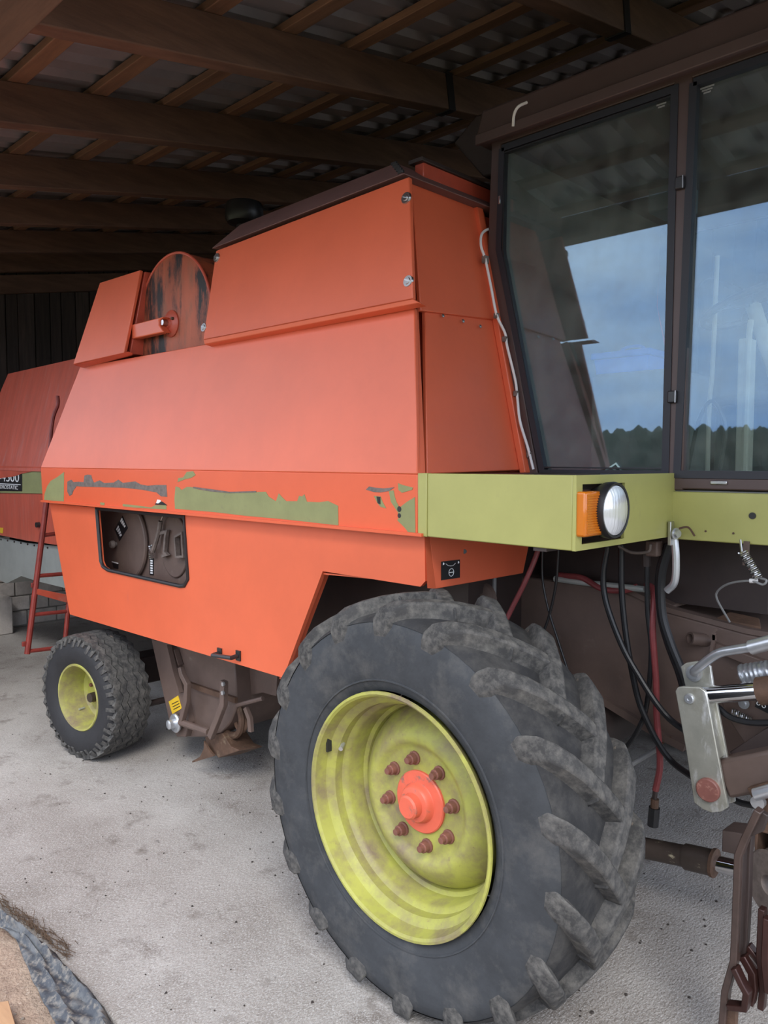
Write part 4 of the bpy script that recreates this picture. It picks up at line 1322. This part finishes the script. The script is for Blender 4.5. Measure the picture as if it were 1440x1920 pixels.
# ================================================================== FEEDER HOUSE, HOSES
YH = 3.02
FY = lambda a, b, o=0.0: atY(a, b, YH - o)
ft = [FY(930, 1076), FY(1064, 1091), FY(1169, 1109), FY(1252, 1149), FY(1400, 1189), FY(1480, 1203)]
fb = [FY(1480, 1510), FY(1287, 1405), FY(1234, 1378), FY(1084, 1286), FY(930, 1200)]
fh = MB().prism(ft + fb, (0, 1.15, 0)).build('feeder_house', BROWN, CH, .008, label='brown feeder house below the cab')
MB().strip([p + V((0, .02, .012)) for p in ft[2:]], .02, .05).build('top_flange', BROWN, fh)
MB().strip([p + V((0, -.01, .01)) for p in (fb[1], fb[2], fb[3])], .03, .03).build('bottom_flange', BROWN, fh)
MB().box2((-2.0, YH + .1, ft[1].z - .05), (-1.0, YCF, zc0 - .12)).build('cab_underside', BROWN_D, CH)
MB().prism([ft[2] + V((0, .05, .01)), ft[3] + V((0, .05, .01)), ft[3] + V((0, 1.05, .01)), ft[2] + V((0, 1.05, .01))], (0, 0, .012)).build('feeder_lid', BROWN, fh, .004)
q = FY(1275, 1098)
MB().box(V((ft[3].x - .06, YH + .14, ft[3].z + .07)), (.11, .06, .004)).build('yellow_label', YELLOW, fh)
pl = FY(1380, 1178)
MB().prism([pl + V((-.09, .03, .01)), pl + V((.08, .03, -.0)), pl + V((.05, .10, .02)), pl + V((-.06, .10, .03))], (0, 0, .012)).build('anchor_plate', RUST, fh, .003)
# pipe stub and angle bar on the feeder side
q = FY(1322, 1206)
MB().lathe([(.026, 0), (.026, -.11), (.018, -.11), (.018, -.03), (0, -.03)], q + V((.02, .04, .005)), V((.55, .85, -.15)) , 16).build('pipe_stub', BROWN, fh)
MB().strip([FY(1340, 1200, .05), FY(1338, 1185, .05), FY(1343, 1180, .05)], .012, .012).strip([FY(1334, 1222, .05), FY(1340, 1190, .05)], .012, .012).build('hook_pin', BROWN, fh)
MB().prism([FY(1335, 1204, .03), FY(1450, 1246, .03), FY(1450, 1268, .03), FY(1333, 1220, .03)], (0, .03, 0)).build('side_rail', BROWN, fh, .003)

def hose(name, pts, r, mat, y=2.86, lab=None, n=10):
    P = [atY(p[0], p[1], p[2] if len(p) > 2 else y) for p in pts]
    return MB().tube(P, r, n).build(name, mat, CH, label=lab)
hose('red_hose', [(1012, 1012, 2.75), (1006, 1040, 2.75), (985, 1090, 2.72), (960, 1140, 2.7), (943, 1175, 2.68)], .011, REDHOSE, lab='red hose hanging behind the front tyre')
hose('grey_rod', [(927, 1080, 2.8), (926, 1140, 2.8)], .010, GREYHOSE)
hose('thin_cable', [(1017, 1030), (1017, 1084), (1028, 1142), (1046, 1200), (1064, 1255)], .005, BLACKHOSE)
hose('thin_cable', [(1047, 1030), (1042, 1098), (1028, 1160), (1010, 1205)], .006, BLACKHOSE)
hose('black_hose', [(1139, 1025), (1131, 1077), (1137, 1131), (1166, 1210), (1198, 1268), (1231, 1319), (1260, 1352), (1300, 1380, 2.8)], .0125, BLACKHOSE, 2.84, 'long black hydraulic hose')
hose('black_hose', [(1165, 1022), (1166, 1113), (1176, 1207), (1194, 1300), (1210, 1345), (1235, 1395), (1262, 1430), (1300, 1458, 2.8)], .0125, BLACKHOSE, 2.88)
hose('control_cable', [(1213, 1034), (1214, 1142), (1221, 1221), (1213, 1319), (1198, 1365), (1175, 1400), (1146, 1425)], .010, BLACKHOSE, 2.90)
hose('cable_boot', [(1211, 1032), (1212, 1062)], .018, BROWN_D, 2.90)
hose('red_hose', [(1212, 1096, 2.97), (1224, 1104, 2.95), (1226, 1130, 2.92), (1224, 1185, 2.9), (1230, 1275, 2.9), (1231, 1340, 2.9), (1236, 1400, 2.9), (1237, 1440, 2.9), (1229, 1482, 2.9)], .013, REDHOSE, lab='red hose with brass end dangling to the floor')
hose('hose_end', [(1229, 1480, 2.9), (1227, 1500, 2.9)], .010, BROWN_D)
hose('hose_coupling', [(1228, 1498, 2.9), (1227, 1514, 2.9)], .016, RUST)
hose('hose_plug', [(1227, 1514, 2.9), (1224, 1548, 2.9)], .022, BLACKHOSE)
hose('red_hose', [(1046, 1078, 3.0), (1066, 1080, 2.99), (1093, 1084, 2.98), (1129, 1104, 2.97), (1170, 1107, 2.97), (1195, 1100, 2.97)], .013, REDHOSE)
hose('white_pipe', [(1040, 1085, 2.99), (1090, 1092, 2.99), (1137, 1097, 2.98), (1209, 1105, 2.96)], .013, PALEG)
hose('black_hose', [(1256, 1020), (1240, 1077), (1241, 1149), (1256, 1203), (1277, 1256), (1288, 1290)], .018, BLACKHOSE, 2.88, 'thick black double hose')
hose('black_hose', [(1250, 1020), (1234, 1077), (1237, 1149), (1250, 1203), (1272, 1262), (1282, 1300)], .012, BLACKHOSE, 2.90)
hose('grey_pipe', [(1264, 1008), (1267, 1040), (1267, 1075), (1263, 1095), (1250, 1108)], .014, ZINC, 2.83, 'bent grey steel pipe')
hose('bracket_strap', [(1160, 1024), (1185, 1036), (1215, 1034), (1220, 1020)], .006, GREYPRIMER, 2.82)
MB().box(atY(1226, 1028, 2.86), (.05, .05, .06)).build('valve_block', BROWN, CH, .006)
hose('grey_rod', [(1151, 1451, 3.0), (1190, 1430, 3.05), (1236, 1402, 3.1)], .010, GREYHOSE)
hose('thin_cable', [(1240, 1395, 3.0), (1258, 1382, 3.0)], .004, RUST)
# coil spring with safety wire below the cab
s0, s1 = atY(1392, 1034, 2.80), atY(1422, 1084, 2.80)
ds = (s1 - s0).normalized()
u_ = ds.orthogonal().normalized()
v_ = ds.cross(u_)
hx = []
for k in range(140):
    t = k / 139
    hx.append(s0.lerp(s1, t) + (u_ * math.cos(k * .72) + v_ * math.sin(k * .72)) * .014)
MB().tube(hx, .0028, 6, smooth_path=False).build('coil_spring', STEEL, CH, label='steel coil spring hanging below the cab')
MB().tube([atY(1388, 1012, 2.81), atY(1391, 1036, 2.80)], .004, 6).build('spring_hook', STEEL, CH)
MB().strip([atY(1400, 1015, 2.84), atY(1398, 1060, 2.84)], .02, .006).build('spring_strap', BROWN, CH)
hose('safety_wire', [(1425, 1084, 2.80), (1437, 1088, 2.79), (1430, 1096, 2.79), (1407, 1089, 2.80), (1368, 1094, 2.85), (1346, 1108, 2.9), (1345, 1125, 2.93), (1368, 1166, 3.02)], .004, GREYHOSE)
hose('wire_ferrule', [(1406, 1089, 2.80), (1420, 1089, 2.80)], .008, WHITEW)

# lift cylinder under the feeder house
YL = 2.98
LC = lambda a, b: atY(a, b, YL)
lc = MB().tube([LC(1120, 1572), LC(1288, 1606)], .042, 20, smooth_path=False).build('lift_cylinder', wear(M_('flaking_brown_cylinder', (.075, .055, .045), .45, var=.3, vscale=9), (.42, .37, .26), 9, .60, .66, (1, 1, 2)), CH, label='brown lift cylinder with chrome rod')
MB().tube([LC(1286, 1606), LC(1338, 1618)], .050, 20, smooth_path=False).build('gland_nut', lc.data.materials[0], lc)
MB().tube([LC(1336, 1617), LC(1342, 1619)], .055, 20, smooth_path=False).build('wiper_ring', RUST, lc)
MB().tube([LC(1340, 1618), LC(1480, 1650)], .030, 20, smooth_path=False).build('chrome_rod', CHROME, lc)
MB().prism([atZ(1354, 1556, .38), atZ(1399, 1565, .38), atZ(1420, 1545, .38), atZ(1376, 1540, .38)], (0, 0, -.09)).build('skid_block', BROWN, CH, .004)

# ================================================================== HEADER LINKAGE AT THE RIGHT EDGE
YQ = 2.62
HL = thing('header_linkage', (atY(1400, 1500, YQ).x, YQ, 0), 'brown header frame at right edge with galvanised link plates, chrome cylinder rod and springs', 'machine frame')
Q = lambda a, b, y=YQ: atY(a, b, y)
g2 = [(1276, 1250), (1286, 1243), (1305, 1240), (1325, 1242), (1332, 1250), (1338, 1290), (1362, 1410), (1376, 1490), (1378, 1504), (1362, 1508), (1350, 1440), (1290, 1310)]
MB().prism([Q(a, b, YQ + .06) for a, b in g2], (0, .014, 0)).build('link_plate', GALV, HL, .003, label='rear galvanised link plate')
g1 = [(1266, 1296), (1270, 1289), (1280, 1287), (1312, 1289), (1322, 1296), (1326, 1308), (1345, 1410), (1358, 1478), (1365, 1514), (1352, 1522), (1335, 1524), (1318, 1518), (1301, 1505), (1297, 1478), (1285, 1400)]
lp = MB().prism([Q(*p) for p in g1], (0, .014, 0)).build('link_plate', GALV, HL, .003, label='front galvanised link plate')
MB().strip([Q(1323, 1300, YQ + .03), Q(1344, 1400, YQ + .03), Q(1348, 1420, YQ + .03)], .012, .06).build('plate_fold', GALV, lp)
q = Q(1329, 1480)
MB().lathe([(.040, 0), (.040, -.012), (.036, -.015), (0, -.015)], q, (0, 1, 0), 32).build('pivot_pin', COPPER, HL, label='reddish round pivot pin')
q = Q(1293, 1310)
MB().lathe([(.0175, 0), (.0175, -.006), (.014, -.010), (.006, -.010), (.005, -.006), (0, -.006)], q, (0, 1, 0), 20).build('rivet_pin', ZINC, HL)
MB().lathe([(.028, 0), (.028, -.012), (.018, -.014), (.018, -.02), (0, -.02)], Q(1303, 1262, YQ + .06), (0, 1, 0), 24).build('handle_boss', ZINC, HL)
MB().tube([Q(1302, 1261, YQ + .05), Q(1304, 1257, YQ + .02), Q(1330, 1236, YQ), Q(1350, 1224, YQ - .01), Q(1380, 1218, YQ - .02), Q(1412, 1213, YQ - .03)], .0155, 12).build('bent_handle', ZINC, HL, label='bent zinc handle rod')
MB().tube([Q(1408, 1214, YQ - .03), Q(1500, 1190, YQ - .05)], .024, 14, smooth_path=False).build('handle_sleeve', ZINC, HL)
MB().tube([Q(1318, 1304, YQ + .035), Q(1428, 1295, YQ + .035)], .030, 24, smooth_path=False).build('chrome_rod', CHROME, HL, label='thick chrome cylinder rod')
MB().tube([Q(1424, 1296, YQ + .035), Q(1520, 1286, YQ + .035)], .046, 24, smooth_path=False).build('cylinder_barrel', RUST, HL)
hx = []
s0, s1 = Q(1393, 1266, YQ + .12), Q(1520, 1248, YQ + .12)
ds = (s1 - s0).normalized()
u_ = ds.orthogonal().normalized()
v_ = ds.cross(u_)
for k in range(160):
    hx.append(s0.lerp(s1, k / 159) + (u_ * math.cos(k * .52) + v_ * math.sin(k * .52)) * .030)
MB().tube(hx, .0095, 8, smooth_path=False).build('tension_spring', ZINC, HL, label='thick coil tension spring')
# brown backing frame
MB().prism([Q(1345, 1290, YQ + .2), Q(1500, 1270, YQ + .2), Q(1500, 1420, YQ + .2), Q(1400, 1400, YQ + .2), Q(1360, 1340, YQ + .2)], (0, .03, 0)).build('back_plate', BROWN, HL, .004)
q = Q(1395, 1319, YQ + .19)
MB().lathe([(0, -.012), (.008, -.012), (.010, -.004), (.019, -.004), (.019, 0)], q, (0, 1, 0), 16).build('washer_bolt', ZINC, HL)
bs = MB().prism([Q(1420, 1311, YQ + .195), Q(1445, 1318, YQ + .195), Q(1440, 1338, YQ + .195), Q(1415, 1325, YQ + .195)], (0, .003, 0)).build('black_label', STICKB, HL, label='small black label with white symbols')
for a, b in ((1422, 1319), (1432, 1324)):
    MB().torus(Q(a, b, YQ + .193), (0, 1, 0), .0055, .0016, 12, 5).build('print_symbol', WHITE, bs)
MB().tube([Q(1345, 1325, YQ + .1), Q(1370, 1345, YQ + .1), Q(1410, 1355, YQ + .1), Q(1470, 1354, YQ + .1)], .011, 10).build('black_hose', BLACKHOSE, HL)
hx = [Q(1373, 1335, YQ + .17).lerp(Q(1408, 1352, YQ + .17), k / 79) + V((0, .012 * math.cos(k * .75), .012 * math.sin(k * .75))) for k in range(80)]
MB().tube(hx, .003, 6, smooth_path=False).build('small_spring', STEEL, HL)
MB().bar(Q(1380, 1420, YQ + .12), Q(1490, 1350, YQ + .12), .05, .03).build('diagonal_flat', BROWN_D, HL, .003)
MB().bar(Q(1362, 1456, YQ + .07), Q(1520, 1424, YQ + .07), .125, .10).build('square_arm', BROWN, HL, .012, label='thick brown square arm')
MB().tube([Q(1376, 1500, YQ + .1), Q(1400, 1508, YQ + .1), Q(1480, 1520, YQ + .1)], .011, 10).build('black_hose', BLACKHOSE, HL)
MB().prism([Q(1400, 1478, YQ - .02), Q(1500, 1450, YQ - .02), Q(1500, 1560, YQ - .02), Q(1440, 1535, YQ - .02), Q(1418, 1515, YQ - .02)], (0, .03, 0)).build('gusset_plate', RUST, HL, .004)
MB().tube([Q(1416, 1490, YQ - .05), Q(1470, 1475, YQ - .05)], .020, 12, smooth_path=False).build('gusset_pin', ZINC, HL)
MB().lathe([(.022, .0), (.022, -.02), (0, -.02)], Q(1424, 1502, YQ - .03), (0, 1, 0), 12).build('gusset_nut', ZINC, HL)
# open square tube end
t0, t1 = Q(1422, 1567, 2.50), Q(1462, 1622, 2.50)
m = MB()
w_, h_ = .09, .095
cx = Q(1446, 1592, 2.50)
for dx, dz, sx_, sz_ in ((-.5, 0, .008, h_), (.5, 0, .008, h_), (0, -.5, w_, .008), (0, .5, w_, .008)):
    m.box(cx + V((dx * w_, .25, dz * h_)), (sx_, .5, sz_))
m.build('open_square_tube', RUST, HL, .002, label='open end of a rusty square tube')
q = Q(1440, 1660, 2.46)
MB().lathe([(.075, .0), (.095, .0), (.102, .01), (.085, .03), (.102, .05), (.095, .06), (.03, .06), (.03, 0)], q, V((.5, .85, 0)), 36, closed=True).build('belt_pulley', GREYPRIMER, HL, label='worn grey belt pulley')
# hanging guard bars and chain loops
YG = 2.33
G = lambda a, b, y=YG: atY(a, b, y)
gb = MB().strip([G(1424, 1518), G(1398, 1572), G(1386, 1602), G(1384, 1663), G(1380, 1760), G(1378, 1800), G(1362, 1856), G(1356, 1925), G(1354, 1970)], .020, .035).build('guard_bar', M_('oily_brown_bar', (.075, .048, .040), .35, var=.35, vscale=12), HL, .003, label='bent brown bar hanging to the floor')
MB().strip([G(1408, 1560, YG + .05), G(1404, 1600, YG + .05), G(1402, 1680, YG + .05), G(1398, 1760, YG + .05), G(1392, 1800, YG + .05)], .018, .03).build('guard_bar', BROWN_D, HL, .003)
MB().strip([G(1395, 1575, YG + .02), G(1393, 1640, YG + .02), G(1388, 1780, YG + .02)], .012, .04).build('guard_bar', BROWN_D, HL, .002)
MB().prism([G(1428, 1522), G(1440, 1530), G(1430, 1560), G(1405, 1570), G(1410, 1545)], (0, .02, 0)).build('guard_bracket', BROWN_D, HL, .003)
redb = M_('dark_red_chain_steel', (.055, .022, .018), .32, .3, var=.4, vscale=12)
MB().strip([G(1394, 1790, YG + .03), G(1412, 1822, YG + .03), G(1414, 1850, YG + .03), G(1408, 1880, YG + .03)], .022, .035).build('chain_link', redb, HL, .003)
MB().strip([G(1378, 1812, YG - .02), G(1392, 1842, YG - .02), G(1402, 1860, YG - .02), G(1398, 1888, YG - .02), G(1366, 1884, YG - .02)], .018, .035).build('chain_link', redb, HL, .003)
MB().strip([G(1402, 1772, YG + .06), G(1424, 1800, YG + .06), G(1428, 1835, YG + .06), G(1416, 1850, YG + .06)], .020, .03).build('chain_link', redb, HL, .003)
MB().strip([G(1400, 1790, YG + .05), G(1420, 1815, YG + .05)], .03, .03).build('chain_link', BROWN_D, HL, .003)
MB().strip([G(1430, 1702, YG + .05), G(1426, 1790, YG + .05), G(1432, 1850, YG + .05), G(1428, 1890, YG + .05)], .018, .03).build('hanging_finger', redb, HL, .003)
MB().strip([G(1440, 1720, YG + .03), G(1436, 1800, YG + .03), G(1442, 1860, YG + .03)], .02, .03).build('hanging_finger', redb, HL, .003)
MB().strip([G(1372, 1880, YG + .01), G(1370, 1930, YG + .01), G(1368, 1975, YG + .01)], .036, .02).build('hanging_finger', RUST, HL, .003)

# ================================================================== GROUND LITTER
# plastic sheet lying folded over the slab edge
tp = MB()
t_out = [(-90, 1645), (0, 1707), (50, 1745), (100, 1785), (130, 1825), (160, 1860), (190, 1893), (215, 1925), (245, 1965)]
t_in = [(-90, 1680), (0, 1738), (28, 1757), (46, 1800), (62, 1840), (82, 1880), (98, 1908), (110, 1935), (118, 1970)]
rt2 = random.Random(11)
def lerp_path(P, t):
    k = min(int(t * (len(P) - 1)), len(P) - 2)
    f = t * (len(P) - 1) - k
    return P[k][0] + (P[k + 1][0] - P[k][0]) * f, P[k][1] + (P[k + 1][1] - P[k][1]) * f
NX, NY = 56, 14
for i in range(NX + 1):
    a, b = atZ(*lerp_path(t_out, i / NX), .012), atZ(*lerp_path(t_in, i / NX), .0)
    for j in range(NY + 1):
        p = a.lerp(b, j / NY)
        t_ = i / NX
        z = .012 + .026 * math.exp(-((j - 2.5 - 2 * math.sin(i * .13)) / 1.3) ** 2) + .012 * math.exp(-((j - 5 - 6 * t_) / .8) ** 2)
        z += .004 * math.sin(i * .9 + j * .8) + rt2.uniform(-.002, .002) - .012 * (j / NY) ** 2
        tp.v.append(V((p.x, p.y, z)))
for i in range(NX):
    for j in range(NY):
        a = i * (NY + 1) + j
        tp.f.append((a, a + 1, a + NY + 2, a + NY + 1))
ts = tp.build('plastic_sheet', TARP, sharp=50)
tag(ts, 'crumpled dusty blue grey plastic sheet along the slab edge at lower left', 'plastic sheet')
sm = ts.modifiers.new('thick', 'SOLIDIFY')
sm.thickness = .003
sb_ = [atZ(-40, 1884, .02), atZ(16, 1876, .02), atZ(40, 1960, .02), atZ(-60, 1980, .02)]
pb = MB().prism(sb_, (0, 0, -.022)).build('plywood_scrap', SCRAP, bevel=.002)
tag(pb, 'small piece of orange brown plywood on the sand in the lower left corner', 'board')
# straw wisps, crumbs and pebbles that nobody could count
m = MB()
rs = random.Random(21)
for k in range(150):
    c = atZ(*lerp_path(t_out, rs.uniform(.08, .42)), .012) + V((rs.gauss(0, .02), .018 + abs(rs.gauss(0, .02)), rs.random() * .008))
    a = rs.uniform(-.5, .5)
    d = V((math.cos(a), math.sin(a), rs.uniform(-.15, .15))) * rs.uniform(.01, .045)
    m.bar(c - d, c + d, .002, .0015, (0, 0, 1))
s_ = m.build('straw_litter', STRAW, kind='stuff')
tag(s_, 'brown straw and soil swept against the plastic sheet', 'straw')
m = MB()
def crumb(mb, c, r, rs):
    vs = []
    for z, k in ((0, .9), (.6, .75)):
        for i in range(5):
            a = 2 * math.pi * i / 5 + rs.random()
            vs.append(c + V((math.cos(a) * r * k * rs.uniform(.7, 1.2), math.sin(a) * r * k * rs.uniform(.7, 1.2), z * r * rs.uniform(.7, 1.1))))
    mb.add(vs, [(0, 1, 6, 5), (1, 2, 7, 6), (2, 3, 8, 7), (3, 4, 9, 8), (4, 0, 5, 9), (5, 6, 7, 8, 9), (4, 3, 2, 1, 0)])
for k in range(420):
    X, Y = rs.uniform(-5.5, -.4), rs.uniform(1.2, 3.4)
    if abs(X - WC.x) < .3 and abs(Y - WC.y) < .3:
        continue
    crumb(m, V((X, Y, 0)), rs.choice((.002, .003, .004, .005, .007)), rs)
for k in range(90):
    X, Y = rs.gauss(-1.05, .16), rs.gauss(1.95, .22)
    crumb(m, V((X, Y, 0)), rs.uniform(.003, .010), rs)
s_ = m.build('soil_crumbs', CLODM, kind='stuff')
tag(s_, 'dark soil crumbs scattered over the concrete slab', 'soil')
m = MB()
for k in range(500):
    X, Y = rs.uniform(-4.2, -1.8), rs.uniform(.3, .95)
    crumb(m, V((X, Y, -.03 + rs.uniform(-.004, .012))), rs.uniform(.004, .013), rs)
s_ = m.build('gravel', STONEM, kind='stuff')
tag(s_, 'small pale pebbles in the brown sand beside the plastic sheet', 'gravel')
